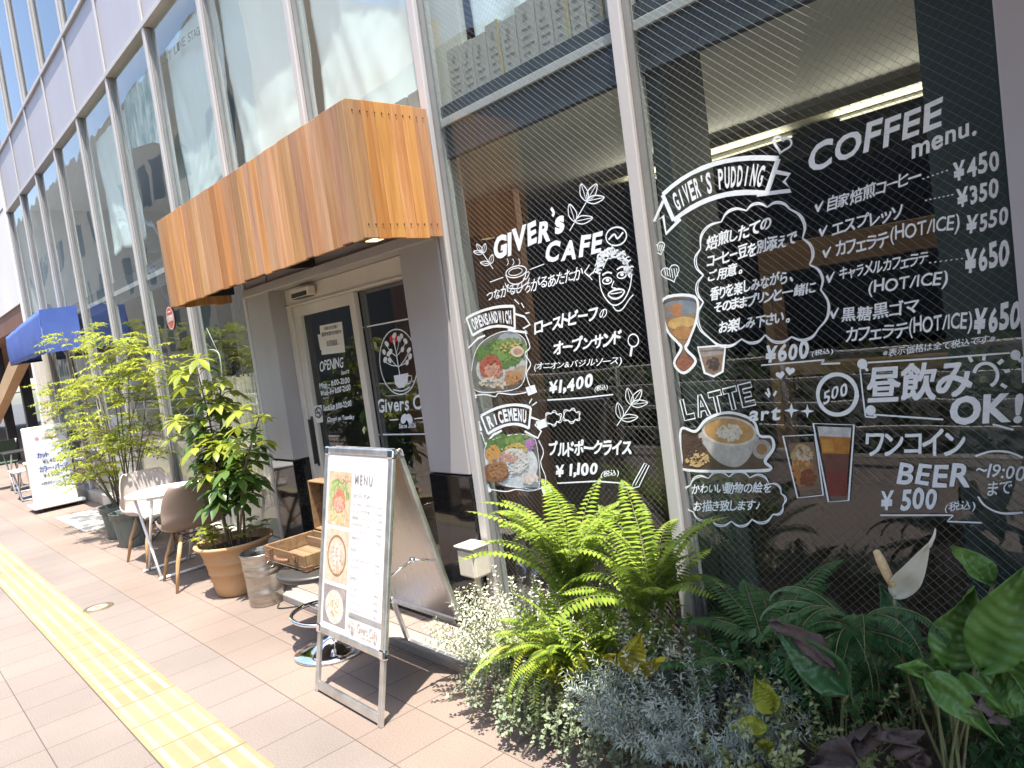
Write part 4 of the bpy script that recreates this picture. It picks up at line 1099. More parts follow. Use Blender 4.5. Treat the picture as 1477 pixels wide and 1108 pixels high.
mb = MB(); mb.box((AX0+0.02,AY0+0.022,AZ0+0.12),(AX1-0.02,AY1,AZ0+0.135)); obj("soffit_panel", mb, MT['cedardark'], A)
for x in (AX0+0.05,(AX0+AX1)/2,AX1-0.06):
    mb = MB(); mb.box((x,AY0+0.022,AZ0+0.06),(x+0.04,AY1,AZ0+0.118)); obj("frame_bar", mb, MT['black'], A)
def downlight(x):
    mb = MB(); mb.rbox((x-0.10,AY0+0.10,AZ0+0.02),(x+0.10,AY0+0.22,AZ0+0.085),0.008); mb.box((x-0.015,AY0+0.15,AZ0+0.085),(x+0.015,AY0+0.18,AZ0+0.12))
    h = obj("downlight", mb, MT['black'], A)
    mb = MB(); mb.box((x-0.04,AY0+0.13,AZ0+0.0165),(x+0.04,AY0+0.19,AZ0+0.0195)); obj("lamp_glass", mb, MT['lampwarm'], h)
downlight(-3.12)
# ================================================================= BLUE AWNING
BA = thing("blue_awning", "royal blue canvas box awning over the neighbouring shop at the far left", "awning", (-12.1,2.318,2.1))
bx0, bx1, by0, bz0, bz1 = -13.45, -10.70, 1.90, 2.09, 2.63
mb = MB()
nx = 26
vs = []; fs = []
for j in range(9):
    for i in range(nx+1):
        x = bx0+(bx1-bx0)*i/nx; z = bz1+(bz0-bz1)*j/8
        z += -0.10*(1-i/nx)*(1-j/8)
        vs.append((x, by0-0.012*math.sin(j/8*3.14)+0.006*noise.noise(Vector((x*2,z*3,0))), z-(0.008*math.sin(i*1.1) if j == 8 else 0)))
for j in range(8):
    for i in range(nx): a = j*(nx+1)+i; fs.append((a,a+nx+1,a+nx+2,a+1))
mb.add(vs, fs, True); obj("front_canvas", mb, MT['blueawn'], BA, solid=0.004)
mb = MB(); mb.add([(bx1,by0,bz1),(bx1,2.318,bz1+0.03),(bx1,2.318,bz0+0.02),(bx1,by0,bz0)], [(0,3,2,1)], False); obj("side_canvas", mb, MT['blueawn'], BA, solid=0.004)
mb = MB(); mb.add([(bx0,by0,bz1-0.1),(bx0,2.318,bz1+0.0),(bx0,2.318,bz0+0.02),(bx0,by0,bz0)], [(0,1,2,3)], False); obj("side_canvas", mb, MT['blueawn'], BA, solid=0.004)
mb = MB(); mb.add([(bx0,by0,bz1-0.1),(bx1,by0,bz1),(bx1,2.318,bz1+0.03),(bx0,2.318,bz1)], [(0,1,2,3)], False); obj("top_canvas", mb, MT['blueawn'], BA, solid=0.004)
for p in ([(bx0,by0+.02,bz0+.02),(bx1,by0+.02,bz0+.02)],[(bx1-.02,by0,bz0+.02),(bx1-.02,2.318,bz0+.03)],[(bx0+.02,by0,bz0+.02),(bx0+.02,2.318,bz0+.03)],[(bx0,by0+.02,bz1-.12),(bx1,by0+.02,bz1-.03)]):
    mb = MB(); mb.tube(p, 0.012, 8); obj("frame_bar", mb, MT['black'], BA)

# unseen slab added above the right-hand window to shade the plants and block sky
C2 = thing("unseen_shade_slab", "grey flat canopy projecting above the cafe's right window", "awning", (0.8,2.3,3.0))
mb = MB(); q = [(-0.90,2.318),(-1.25,2.03),(-1.17,1.30),(-1.00,-0.2),(3.2,-0.2),(3.2,2.318)]
mb.add([(x,y,3.0) for x,y in q]+[(x,y,3.06) for x,y in q], [tuple(range(6))[::-1],tuple(range(6,12))]+[(i,(i+1)%6,(i+1)%6+6,i+6) for i in range(6)], False)
obj("shade_slab", mb, MT['concrete'], C2)
mb = MB(); mb.tube([(0.2,2.31,3.6),(0.2,1.0,3.06)],0.02); mb.tube([(2.4,2.31,3.6),(2.4,1.0,3.06)],0.02); obj("shade_slab_rod", mb, MT['black'], C2)
# ================================================================= A-FRAME MENU BOARD
MX0, MX1 = -3.285, -2.685
yF, yR, yT, zT = 1.432, 1.972, 1.695, 1.125
BD = thing("menu_board", "silver A-frame menu stand with white poster and food pictures on the pavement", "menu stand", ((MX0+MX1)/2,1.7,0))
def on(side, x, h, out=0.0):
    """point on the leaning panel: h metres up from the foot, out = proud of it"""
    yb = yF if side == 'f' else yR
    d = Vector((0, yT-0.012*(1 if side == 'f' else -1)-yb, zT)); L = d.length; d.normalize()
    n = Vector((0, -d.z, d.y)) if side == 'f' else Vector((0, d.z, -d.y))
    return Vector((x, yb, 0))+d*h+n*out
BL = (Vector((0,yT-yF,zT))).length
def slab(mb, side, x0, x1, h0, h1, o0, o1):
    vs = [on(side,x,h,o) for o in (o0,o1) for x,h in ((x0,h0),(x1,h0),(x1,h1),(x0,h1))]
    mb.add(vs, [(0,3,2,1),(4,5,6,7),(0,1,5,4),(1,2,6,5),(2,3,7,6),(3,0,4,7)], False)
hb = 0.275
for side, nm in (('f','front'),('r','rear')):
    fw = 0.034
    mb = MB()
    slab(mb, side, MX0, MX0+fw, hb, BL, -0.012, 0.012); slab(mb, side, MX1-fw, MX1, hb, BL, -0.012, 0.012)
    slab(mb, side, MX0+fw+0.0005, MX1-fw-0.0005, hb, hb+fw, -0.012, 0.012); slab(mb, side, MX0+fw+0.0005, MX1-fw-0.0005, BL-fw, BL, -0.012, 0.012)
    fo = obj("board_frame", mb, MT['satin'], BD, bevel=0.007)
    for x0, x1, h0, h1 in ((MX0,MX0+0.04,hb,hb+0.04),(MX1-0.04,MX1,hb,hb+0.04),(MX0,MX0+0.04,BL-0.04,BL),(MX1-0.04,MX1,BL-0.04,BL)):
        mb = MB(); slab(mb, side, x0-0.002, x1+0.002, h0-0.002, h1+0.002, -0.014, 0.0145)
        obj("corner_cap", mb, MT['chrome'], fo, bevel=0.008)
    mb = MB(); slab(mb, side, MX0+0.03, MX1-0.03, hb+0.03, BL-0.03, -0.006, -0.002)
    obj("back_sheet", mb, metal_mat("brushed_back_sheet", (0.62,0.58,0.52), 0.22, (8,1,1), 0.08) if side == 'f' else bpy.data.materials["brushed_back_sheet"], BD)
    for x in (MX0+0.006, MX1-0.034):
        mb = MB(); slab(mb, side, x, x+0.028, 0.0, hb-0.002, -0.010, 0.008); obj("leg", mb, MT['satin'], BD, bevel=0.003)
    mb = MB(); slab(mb, side, MX0+0.034, MX1-0.034, 0.012, 0.052, -0.010, 0.008); obj("foot_rail", mb, MT['satin'], BD, bevel=0.003)
for x in (MX0+0.012, MX1-0.012):
    mb = MB(); a = on('f',x,0.62,-0.016); b = on('r',x,0.62,-0.016); c = (a+b)/2+Vector((0,0,0.035))
    mb.tube([a,c],0.006,8); mb.tube([c,b],0.006,8); mb.lathe([(0,-0.01),(0.013,-0.01),(0.013,0.01),(0,0.01)], c, 12); obj("hinge_arm", mb, MT['chrome'], BD)
mb = MB(); slab(mb, 'f', MX0+0.03, MX1-0.03, hb+0.03, BL-0.03, 0.004, 0.0065); PO = obj("poster", mb, MT['paper'], BD)
nB = on('f',0,0.5,1)-on('f',0,0.5,0)
def bt(mb, s, x0, x1, h, hh, **k):
    lettering(mb, s, on('f',x0,h,0.007), on('f',x1,h,0.007), on('f',x0,h+hh,0.007), nB, **k)
mb = MB(); X = MX0
bt(mb, "MENU", X+0.295, X+0.445, 0.992, 0.045, bold=0.012, jit=0, gap=0.3)
bt(mb, "オープンサンド", X+0.29, X+0.43, 0.93, 0.022, bold=0.012, jit=0)
hh = 0.895
rows = ["ローストビーフのサンド","サーモンとアボカド","自家製ベーコンエッグ","グリルチキンバジル","フルーツサンド","本日のスープ"]
for s in rows:
    bt(mb, s, X+0.285, X+0.285+0.017*len(s), hh, 0.014, bold=0.004, jit=0); bt(mb, "¥1,200", X+0.495, X+0.535, hh, 0.012, bold=0.004, jit=0); hh -= 0.03
bt(mb, "ライス", X+0.285, X+0.335, hh-0.025, 0.02, bold=0.012, jit=0); hh -= 0.068
for s in ("プルドポークライス","ガパオライス"):
    bt(mb, s, X+0.285, X+0.285+0.017*len(s), hh, 0.014, bold=0.004, jit=0); bt(mb, "¥1,100", X+0.495, X+0.535, hh, 0.012, bold=0.004, jit=0); hh -= 0.03
bt(mb, "コーヒー", X+0.285, X+0.35, hh-0.025, 0.02, bold=0.012, jit=0); hh -= 0.068
for s in ("ブレンド","カフェラテ","エスプレッソ","キャラメルラテ","黒糖黒ゴマラテ"):
    bt(mb, s, X+0.285, X+0.285+0.017*len(s), hh, 0.014, bold=0.004, jit=0); bt(mb, "¥450", X+0.495, X+0.53, hh, 0.012, bold=0.004, jit=0); hh -= 0.03
bt(mb, "ビール", X+0.285, X+0.335, hh-0.02, 0.02, bold=0.012, jit=0); hh -= 0.058
for s in ("生ビール","ハイボール","グラスワイン"):
    if hh > 0.42: bt(mb, s, X+0.285, X+0.285+0.017*len(s), hh, 0.014, bold=0.004, jit=0); bt(mb, "¥500", X+0.495, X+0.53, hh, 0.012, bold=0.004, jit=0)
    hh -= 0.026
obj("poster_print", mb, mat("soft_grey_ink", (0.27,0.26,0.26), rough=0.6), PO)
mb = MB(); bt(mb, "Givers Cafe", X+0.37, X+0.54, 0.345, 0.04, bold=0.0, jit=0)
ribbon(mb, [on('f',X+0.325+0.022*math.cos(a*0.35),0.36+0.024*math.sin(a*0.35),0.0078) for a in range(18)], 0.004, True, nB)
for dx, dz in ((0,0.006),(-0.008,0.012),(0.008,0.012)): ribbon(mb, [on('f',X+0.325,0.346,0.0079),on('f',X+0.325+dx,0.35+dz,0.0079)], 0.004, False, nB)
bt(mb, "Since 2026", X+0.40, X+0.49, 0.325, 0.012, bold=0.01, jit=0)
for x in (X+0.33, X+0.52):
    for dx in (-0.006, 0.006): ribbon(mb, [on('f',x+dx,0.325,0.0078),on('f',x+dx*0.4,0.34,0.0078)], 0.008, False, nB)
obj("poster_logo", mb, mat("beige_print", (0.36,0.27,0.21), rough=0.6), PO)
mb = MB(); slab(mb, 'f', X+0.295, X+0.565, 0.395, 0.42, 0.0068, 0.0073); obj("grey_strip", mb, mat("grey_print", (0.27,0.26,0.25), rough=0.6), PO)
def foodpic(h0, h1, layers, seed):
    mats = []; idx = {}; r = random.Random(seed); mb = MB(); o = 0.0072
    x0, x1 = X+0.05, X+0.262
    for kind, col, *a in layers:
        if col not in idx:
            idx[col] = len(mats); mats.append(mat("food_print", tuple(c*0.55 for c in col), tuple(min(1,c*0.85) for c in col), scale=30, rough=0.4))
        mb.mi = idx[col]
        if kind == 'bg': mb.poly([on('f',x,h,o) for x,h in ((x0,h0),(x1,h0),(x1,h1),(x0,h1))])
        elif kind == 'ell':
            cx, cy, rx, ry = a; mb.poly([on('f',x0+(x1-x0)*(cx+rx*math.cos(t*0.2618)),h0+(h1-h0)*(cy+ry*math.sin(t*0.2618)),o) for t in range(24)])
        else:
            cx, cy, rx, ry, n, sz = a
            n = int(n*2.6); sz *= 0.62
            for _ in range(n):
                an = r.uniform(0,6.28); q = math.sqrt(r.random()); px = min(max(cx+rx*q*math.cos(an),0.07),0.93); py = min(max(cy+ry*q*math.sin(an),0.06),0.94)
                ro = r.uniform(0,3.14); e1 = sz*r.uniform(.5,1.2); e2 = e1*r.uniform(.4,.9)
                mb.poly([on('f',x0+(x1-x0)*(px+e1*math.cos(t*0.9)*math.cos(ro)-e2*math.sin(t*0.9)*math.sin(ro)),h0+(h1-h0)*(py+e1*math.cos(t*0.9)*math.sin(ro)+e2*math.sin(t*0.9)*math.cos(ro)),o) for t in range(7)]); o += 0.000002
        o += 0.00008
    obj("food_picture", mb, mats, PO)
foodpic(0.79, 1.04, [('bg',(0.72,0.52,0.34)),('ell',(0.80,0.62,0.40),.45,.15,.42,.16),('b',(0.30,0.46,0.14),.5,.62,.42,.3,70,.07),('b',(0.45,0.58,0.22),.35,.5,.3,.3,40,.06),('b',(0.68,0.25,0.16),.5,.45,.26,.22,60,.07),('b',(0.78,0.45,0.34),.5,.38,.24,.14,26,.05),('b',(0.82,0.60,0.30),.5,.14,.42,.09,22,.06),('b',(0.80,0.52,0.36),.6,.9,.4,.08,20,.06)], 5)
foodpic(0.53, 0.77, [('bg',(0.74,0.56,0.42)),('ell',(0.36,0.20,0.11),.5,.5,.42,.40),('ell',(0.70,0.55,0.42),.5,.5,.37,.35),('b',(0.80,0.66,0.50),.5,.5,.3,.3,40,.06),('b',(0.76,0.74,0.70),.5,.52,.16,.2,30,.07),('b',(0.62,0.40,0.24),.5,.4,.3,.28,18,.05)], 6)
foodpic(0.335, 0.51, [('bg',(0.34,0.30,0.29)),('b',(0.46,0.38,0.36),.7,.85,.3,.15,20,.08),('ell',(0.72,0.66,0.58),.5,.46,.40,.44),('b',(0.76,0.66,0.46),.5,.5,.28,.3,60,.07),('b',(0.62,0.44,0.20),.5,.45,.18,.2,30,.06),('b',(0.78,0.75,0.70),.45,.55,.3,.3,30,.06)], 7)

# ================================================================= CHROME BAR STOOL (behind the board) AND THE SUITCASE ON IT
bs = Vector((-3.64,1.72,0))
ST = thing("bar_stool", "chrome bar stool with round trumpet base and foot ring behind the menu stand", "stool", tuple(bs))
mb = MB(); mb.lathe([(0,0.0),(0.20,0.0),(0.205,0.006),(0.20,0.014),(0.15,0.026),(0.09,0.045),(0.05,0.075),(0.036,0.11),(0.034,0.13)], bs, 56); obj("stool_base", mb, MT['chrome'], ST)
mb = MB(); mb.tube([bs+Vector((0,0,0.12)),bs+Vector((0,0,0.41))],0.026,20); mb.tube([bs+Vector((0,0,0.125)),bs+Vector((0,0,0.15))],0.042,24); obj("stool_column", mb, MT['chrome'], ST)
mb = MB(); cc = bs+Vector((-0.03,0.0,0.20)); rot = Euler((R(-3),R(4),0)).to_matrix(); mb.torus(cc,0.175,0.011,48,10,rot); mb.tube([bs+Vector((0.02,0,0.20)),cc+rot@Vector((0.175,0,0))],0.011,10); mb.tube([bs+Vector((-0.02,0,0.20)),cc+rot@Vector((-0.175,0,0))],0.009,10); obj("foot_ring", mb, MT['chrome'], ST)
mb = MB(); mb.lathe([(0,0.40),(0.14,0.402),(0.185,0.415),(0.205,0.435),(0.205,0.447),(0.18,0.452),(0,0.455)], bs+Vector((-0.06,0,0)), 48); obj("seat", mb, mat("black_vinyl",(0.03,0.028,0.025),(0.05,0.046,0.04),scale=8,rough=0.4), ST)
SX, SY = -3.87, 1.785
SU = thing("suitcase", "open old wooden suitcase with leather handle resting on the bar stool", "suitcase", (SX,SY,0.458))
rz = Matrix.Rotation(R(1),3,'Z'); sc_ = Vector((SX,SY,0))
def sbox(mb, a, b):
    n0 = len(mb.v); mb.box(a, b)
    for i in range(n0, len(mb.v)): mb.v[i] = tuple(rz @ Vector(mb.v[i]) + sc_)
z0 = 0.458; w, d, hgt, t = 0.245, 0.16, 0.088, 0.011
mb = MB()
sbox(mb,(-w,-d,z0),(w,d,z0+t)); sbox(mb,(-w,-d,z0+t),(w,-d+t,z0+hgt)); sbox(mb,(-w,d-t,z0+t),(w,d,z0+hgt)); sbox(mb,(-w,-d+t,z0+t),(-w+t,d-t,z0+hgt)); sbox(mb,(w-t,-d+t,z0+t),(w,d-t,z0+hgt)); sbox(mb,(-w+0.02,d-0.06,z0+t),(w-0.02,d-0.05,z0+0.07))
TRY = obj("case_tray", mb, MT['caseold'], SU, bevel=0.006)
mb = MB(); y0 = d+0.004; lh = 0.30
sbox(mb,(-w,y0+0.075,z0+hgt),(w,y0+0.087,z0+hgt+lh)); sbox(mb,(-w,y0,z0+hgt),(-w+t,y0+0.075,z0+hgt+lh)); sbox(mb,(w-t,y0,z0+hgt),(w,y0+0.075,z0+hgt+lh)); sbox(mb,(-w+t,y0,z0+hgt+lh-0.012),(w-t,y0+0.075,z0+hgt+lh)); sbox(mb,(-w+t,y0,z0+hgt),(w-t,y0+0.075,z0+hgt+0.012))
LID = obj("case_lid", mb, MT['caseold'], SU, bevel=0.006)
mb = MB(); sbox(mb,(-w+0.02,y0+0.071,z0+hgt+0.014),(w-0.02,y0+0.0745,z0+hgt+lh-0.02)); obj("lid_lining", mb, mat("lining_cloth",(0.09,0.05,0.035),(0.13,0.08,0.05),scale=20,rough=0.9), LID)
for sx in (-0.15, 0.15):
    mb = MB(); sbox(mb,(sx-0.022,-d-0.008,z0+0.045),(sx+0.022,-d-0.0005,z0+hgt+0.004)); sbox(mb,(sx-0.012,-d-0.016,z0+0.055),(sx+0.012,-d-0.0085,z0+0.078)); obj("latch", mb, MT['leather'], TRY, bevel=0.003)
mb = MB(); q = [rz@Vector((x,-d-0.012-0.022*math.sin((x+0.08)/0.16*math.pi),z0+0.045))+sc_ for x in (-0.08,-0.06,-0.03,0,0.03,0.06,0.08)]; mb.tube(q,0.010,8); obj("handle", mb, MT['leather'], TRY)
for sx in (-w, w-0.05):
    mb = MB(); sbox(mb,(sx-0.003,-d-0.003,z0-0.002),(sx+0.053,-d+0.045,z0+0.028)); obj("corner_patch", mb, MT['leather'], TRY, bevel=0.004)
bk = Vector((-4.79,1.86,0))
BU = thing("metal_bucket", "tall galvanised steel bin standing beside the terracotta pot", "bucket", tuple(bk))
mb = MB(); mb.lathe([(0,0.004),(0.105,0.004),(0.112,0.0),(0.114,0.012),(0.116,0.08),(0.119,0.085),(0.117,0.09),(0.121,0.20),(0.124,0.205),(0.122,0.21),(0.125,0.24),(0.128,0.245),(0.126,0.25),(0.130,0.335),(0.135,0.342),(0.135,0.350),(0.130,0.352),(0.128,0.345),(0.124,0.25),(0.110,0.02),(0,0.02)], bk, 48); obj("bin_body", mb, MT['galv'], BU)
for s in (-1,1):
    mb = MB(); a = bk+Vector((s*0.128,0,0.30)); mb.box(tuple(a-Vector((0.006,0.02,0.02))),tuple(a+Vector((0.006,0.02,0.02)))); mb.torus(a+Vector((s*0.008,0,-0.02)),0.022,0.003,20,6,Matrix.Rotation(R(80),3,'Y')); obj("ring_handle", mb, MT['galv'], BU)
mb = MB(); q = [bk+Vector((0.13,0.02,0.006)), bk+Vector((0.22,-0.02,0.006)), bk+Vector((0.33,0.10,0.006)), bk+Vector((0.36,0.22,0.006))]
mb.tube(spline([tuple(v) for v in q],False,6),0.004,6)
tag(obj("cable", mb, MT['rubber'], loc=tuple(bk+Vector((0.2,0,0)))), "short black cable lying on the pavement beside the steel bin", "cable")

# ================================================================= OUTLET BOX BY THE RIGHT PIER
ob = W(681,812,2.25)
OB = thing("outlet_box", "cream weatherproof outlet box on a bent conduit by the black granite", "outlet box", tuple(ob))
mb = MB(); mb.rbox((ob.x-0.065,2.215,ob.z-0.07),(ob.x+0.065,2.322,ob.z+0.085),0.012); obj("box_body", mb, MT['plasticw'], OB)
mb = MB(); mb.rbox((ob.x-0.058,2.207,ob.z-0.06),(ob.x+0.058,2.2145,ob.z+0.072),0.004); mb.rbox((ob.x-0.075,2.20,ob.z+0.0855),(ob.x+0.075,2.325,ob.z+0.098),0.005); obj("box_cover", mb, MT['plasticw'], OB)
mb = MB(); mb.tube(spline([(ob.x,2.27,ob.z-0.07),(ob.x+0.005,2.27,ob.z-0.14),(ob.x+0.03,2.29,ob.z-0.25),(ob.x+0.06,2.30,0.03)],False,5),0.017,12); obj("conduit", mb, MT['plasticw'], OB)

# ================================================================= CAFE TABLE AND CHAIRS
TX, TY, TZ, TRr = -6.42, 1.80, 0.672, 0.30
T = thing("round_table", "round white cafe table on crossed white steel legs between two chairs", "table", (TX,TY,0))
mb = MB(); mb.lathe([(0,TZ-0.018),(TRr-0.006,TZ-0.018),(TRr,TZ-0.012),(TRr,TZ-0.004),(TRr-0.006,TZ),(0,TZ)], (TX,TY,0), 64); obj("tabletop", mb, MT['white'], T)
for s in (-1,1):
    mb = MB(); y = TY+0.19*s
    mb.tube([(TX-0.2,y,TZ-0.03),(TX+0.21,y,0.012)],0.011,10); mb.tube([(TX+0.2,y-0.026*s,TZ-0.03),(TX-0.21,y-0.026*s,0.012)],0.011,10); obj("leg", mb, MT['white'], T)
for x, z in ((TX-0.21,0.014),(TX+0.21,0.014)):
    mb = MB(); mb.tube([(x,TY-0.21,z),(x,TY+0.21,z)],0.011,10); obj("foot_bar", mb, MT['white'], T)
mb = MB(); mb.tube([(TX-0.2,TY-0.2,TZ-0.028),(TX-0.2,TY+0.2,TZ-0.028)],0.009,8); mb.tube([(TX+0.2,TY-0.2,TZ-0.028),(TX+0.2,TY+0.2,TZ-0.028)],0.009,8); obj("top_rail", mb, MT['white'], T)
def chair(label, mshell, loc, rz):
    c = thing("shell_chair", label, "chair", (0,0,0), None)
    prof = [(0.235,0.405,0.185),(0.215,0.425,0.205),(0.16,0.437,0.225),(0.06,0.432,0.236),(-0.04,0.425,0.24),(-0.12,0.432,0.24),(-0.175,0.462,0.238),(-0.205,0.515,0.234),(-0.222,0.58,0.228),(-0.24,0.66,0.215),(-0.258,0.74,0.19),(-0.268,0.785,0.16),(-0.272,0.805,0.12)]
    pr = [(x, 0.405+(z-0.405)*0.93, w) for x, z, w in spline(prof, False, 3)]; nv = 20
    vs = []; fs = []
    for i, (x, z, w) in enumerate(pr):
        f = i/(len(pr)-1)
        bk_ = max(0, min(1, (z-0.44)/0.12))
        for k in range(nv+1):
            v = -1+2*k/nv; e = abs(v)**2.6
            edge = 0.055*e*(1-bk_)*(1 if f > 0.15 else f/0.15)
            vs.append((x+0.085*e*bk_*(1-0.45*max(0,(z-0.6)/0.2)), w*math.sin(v*math.pi/2)*(1.0), z+edge+0.012*e*bk_-(0.012*(1-e) if 0.1<f<0.5 else 0)-(0.035*e if f > 0.95 else 0)))
    for i in range(len(pr)-1):
        for k in range(nv): a = i*(nv+1)+k; fs.append((a,a+1,a+nv+2,a+nv+1))
    mb = MB(); mb.add(vs, fs, True); obj("seat_shell", mb, mshell, c, solid=0.009)
    for sx in (1,-1):
        for sy in (1,-1):
            mb = MB(); mb.tube([(sx*0.13-0.01,sy*0.115,0.395),(sx*0.19-0.01,sy*0.18,0.20),(sx*0.235-0.01,sy*0.225,0.0)],[0.015,0.0165,0.011],12); obj("leg", mb, MT['oak'], c)
    mb = MB()
    for p in ([(0.12,0.115,0.39),(0.12,-0.115,0.39)],[(-0.14,0.115,0.39),(-0.14,-0.115,0.39)],[(0.12,0.115,0.39),(-0.14,0.115,0.39)],[(0.12,-0.115,0.39),(-0.14,-0.115,0.39)]): mb.tube(p,0.007,8)
    for sy in (1,-1): mb.tube([(0.115,sy*0.12,0.375),(-0.205,sy*0.185,0.18)],0.004,6); mb.tube([(-0.135,sy*0.12,0.375),(0.185,sy*0.185,0.18)],0.004,6)
    for sx in (1,-1): mb.tube([(sx*0.13-.01,0.12,0.375),(sx*0.19-.01,-0.185,0.18)],0.004,6); mb.tube([(sx*0.13-.01,-0.12,0.375),(sx*0.19-.01,0.185,0.18)],0.004,6)
    obj("wire_brace", mb, MT['black'], c)
    c.location = loc; c.rotation_euler = (0,0,R(rz))
    return c
chair("brown moulded shell chair with oak legs, its back to the terracotta pot", MT['shellb'], (-5.91,1.81,0), 174)
chair("pale beige moulded shell chair with oak legs behind the round table", MT['shellw'], (-6.98,1.86,0), 4)

# pavement marker plate
pc = G(141,877)
PM = thing("marker_plate", "small round metal cover plate with yellow centre set in the pavement", "cover plate", (pc.x,pc.y,0))
mb = MB(); mb.lathe([(0,0.005),(0.085,0.005),(0.10,0.004),(0.104,0.001)], pc, 40); obj("plate_rim", mb, metal_mat("dull_brass",(0.22,0.18,0.12),0.5), PM)
mb = MB(); mb.lathe([(0,0.0068),(0.062,0.0068),(0.066,0.0052)], pc, 32); mp_ = obj("plate_centre", mb, MT['tactile'], PM)
mb = MB(); mb.box(tuple(pc+Vector((-0.04,-0.012,0.0068))),tuple(pc+Vector((0.04,-0.004,0.0075)))); mb.box(tuple(pc+Vector((-0.03,0.006,0.0068))),tuple(pc+Vector((0.03,0.013,0.0075)))); obj("plate_mark", mb, MT['ink'], mp_)

# ================================================================= SALON SIGN ON WHEELS
XS = -11.82
sy0, sy1, zt = 1.68, 2.18, 1.16
SS = thing("salon_sign", "white wheeled lightbox sign with hair salon prices standing left of the green pots", "sign", (XS-0.14,1.94,0))
mb = MB(); mb.rbox((XS-0.28,sy0,0.09),(XS,sy1,zt),0.02); SBX = obj("sign_box", mb, MT['white'], SS)
mb = MB(); mb.rbox((XS-0.42,sy0-0.06,0.055),(XS+0.14,sy1+0.06,0.0895),0.012); obj("sign_base", mb, MT['white'], SS)
for x in (XS-0.36,XS+0.08):
    for y in (sy0+0.02,sy1-0.02):
        mb = MB(); mb.tube([(x-0.014,y,0.028),(x+0.014,y,0.028)],0.028,16); obj("castor", mb, MT['rubber'], SS)
mb = MB(); mb.poly([(XS+0.0015,sy0+0.05,0.33),(XS+0.0015,sy1-0.04,0.33),(XS+0.0015,sy1-0.04,zt-0.05),(XS+0.0015,sy0+0.05,zt-0.05)]); SFX = obj("sign_face", mb, mat("sign_face_vinyl",(0.66,0.71,0.76),(0.72,0.76,0.80),scale=2,rough=0.4), SBX)
def st(mb, s, u0, u1, v, hv, **k):
    P = lambda u, v_: Vector((XS+0.003,sy0+0.05+u*(sy1-sy0-0.09),0.33+v_*(zt-0.38)))
    lettering(mb, s, P(u0,v), P(u1,v), P(u0,v+hv), Vector((1,0,0)), **k)
mb = MB(); st(mb,"カット",0.12,0.46,0.52,0.09,bold=0.03,jit=0); st(mb,"カラー・パーマ",0.12,0.95,0.27,0.10,bold=0.03,jit=0); obj("sign_lettering", mb, MT['inkblue'], SFX)
mb = MB(); st(mb,"¥1,400",0.24,0.72,0.40,0.085,bold=0.015,jit=0); st(mb,"¥4,900~",0.2,0.76,0.15,0.085,bold=0.015,jit=0); st(mb,"※顔剃り(ショート)",0.1,0.86,0.03,0.06,bold=0.01,jit=0); obj("sign_prices", mb, MT['ink'], SFX)
mb = MB(); 
for u, v, k in ((0.2,0.86,0.05),(0.5,0.90,0.07),(0.78,0.85,0.045)):
    for q in range(5):
        a = 1.257*q; P = Vector((XS+0.003,sy0+0.05+u*(sy1-sy0-0.09)+0.6*k*math.cos(a)*0.5,0.33+v*(zt-0.38)+0.6*k*math.sin(a)*0.5))
        mb.poly([P+Vector((0.0001*q,0.011*math.cos(t*0.9),0.011*math.sin(t*0.9))) for t in range(7)])
obj("sign_title", mb, MT['inkpink'], SFX)
sx1 = XS+0.2
mb = MB(); mb.box((-10.9,1.72,0.001),(-9.3,2.25,0.012)); tag(obj("door_mat", mb, mat("pale_board",(0.60,0.55,0.49),(0.68,0.63,0.56),scale=3,rough=0.7), loc=(-10.1,2.0,0)), "pale flat board lying on the pavement between salon sign and green pots", "board")
# bin, folding table and chair further along
mb = MB(); b0 = Vector((-12.75,1.95,0))
mb.lathe([(0,0.01),(0.17,0.0),(0.19,0.30),(0.205,0.60),(0.22,0.61),(0.22,0.64),(0.20,0.64),(0.19,0.60),(0,0.55)], b0, 28); tag(obj("waste_bin", mb, MT['plasticw'], loc=tuple(b0)), "cream ribbed waste bin standing behind the salon sign", "bin")
def folding_table(name, label, x, y, z, hw, m, rz=0):
    t = thing(name, label, "table", (x,y,0))
    mb = MB(); mb.rbox((x-hw,y-hw,z-0.025),(x+hw,y+hw,z),0.008); obj("tabletop", mb, m, t)
    for s in (-1,1):
        mb = MB(); yy = y+s*(hw-0.06); mb.tube([(x-hw+.03,yy,z-0.03),(x+hw-.03,yy,0.01)],0.014,8); mb.tube([(x+hw-.03,yy-0.03*s,z-0.03),(x-hw+.03,yy-0.03*s,0.01)],0.014,8); obj("leg", mb, MT['satin'], t)
    mb = MB(); mb.tube([(x-hw+.03,y-hw+.06,0.02),(x-hw+.03,y+hw-.06,0.02)],0.012,8); mb.tube([(x+hw-.03,y-hw+.06,0.02),(x+hw-.03,y+hw-.06,0.02)],0.012,8); obj("foot_bar", mb, MT['satin'], t)
    return t
q = G(8,708)
folding_table("folding_table", "dark folding table with crossed metal legs at the far left", -15.2, 2.15, 0.70, 0.36, MT['black'])
folding_table("low_table", "white low folding table beside the waste bin", -13.7, 1.95, 0.48, 0.27, MT['white'])
t = thing("folding_chair", "dark green folding chair at the far left beside the dark folding table", "chair", (-16.2,1.9,0))
mb = MB(); mb.rbox((-16.45,1.68,0.44),(-16.0,2.12,0.47),0.01); obj("seat", mb, mat("green_canvas",(0.03,0.055,0.03),(0.045,0.075,0.04),scale=8,rough=0.8), t)
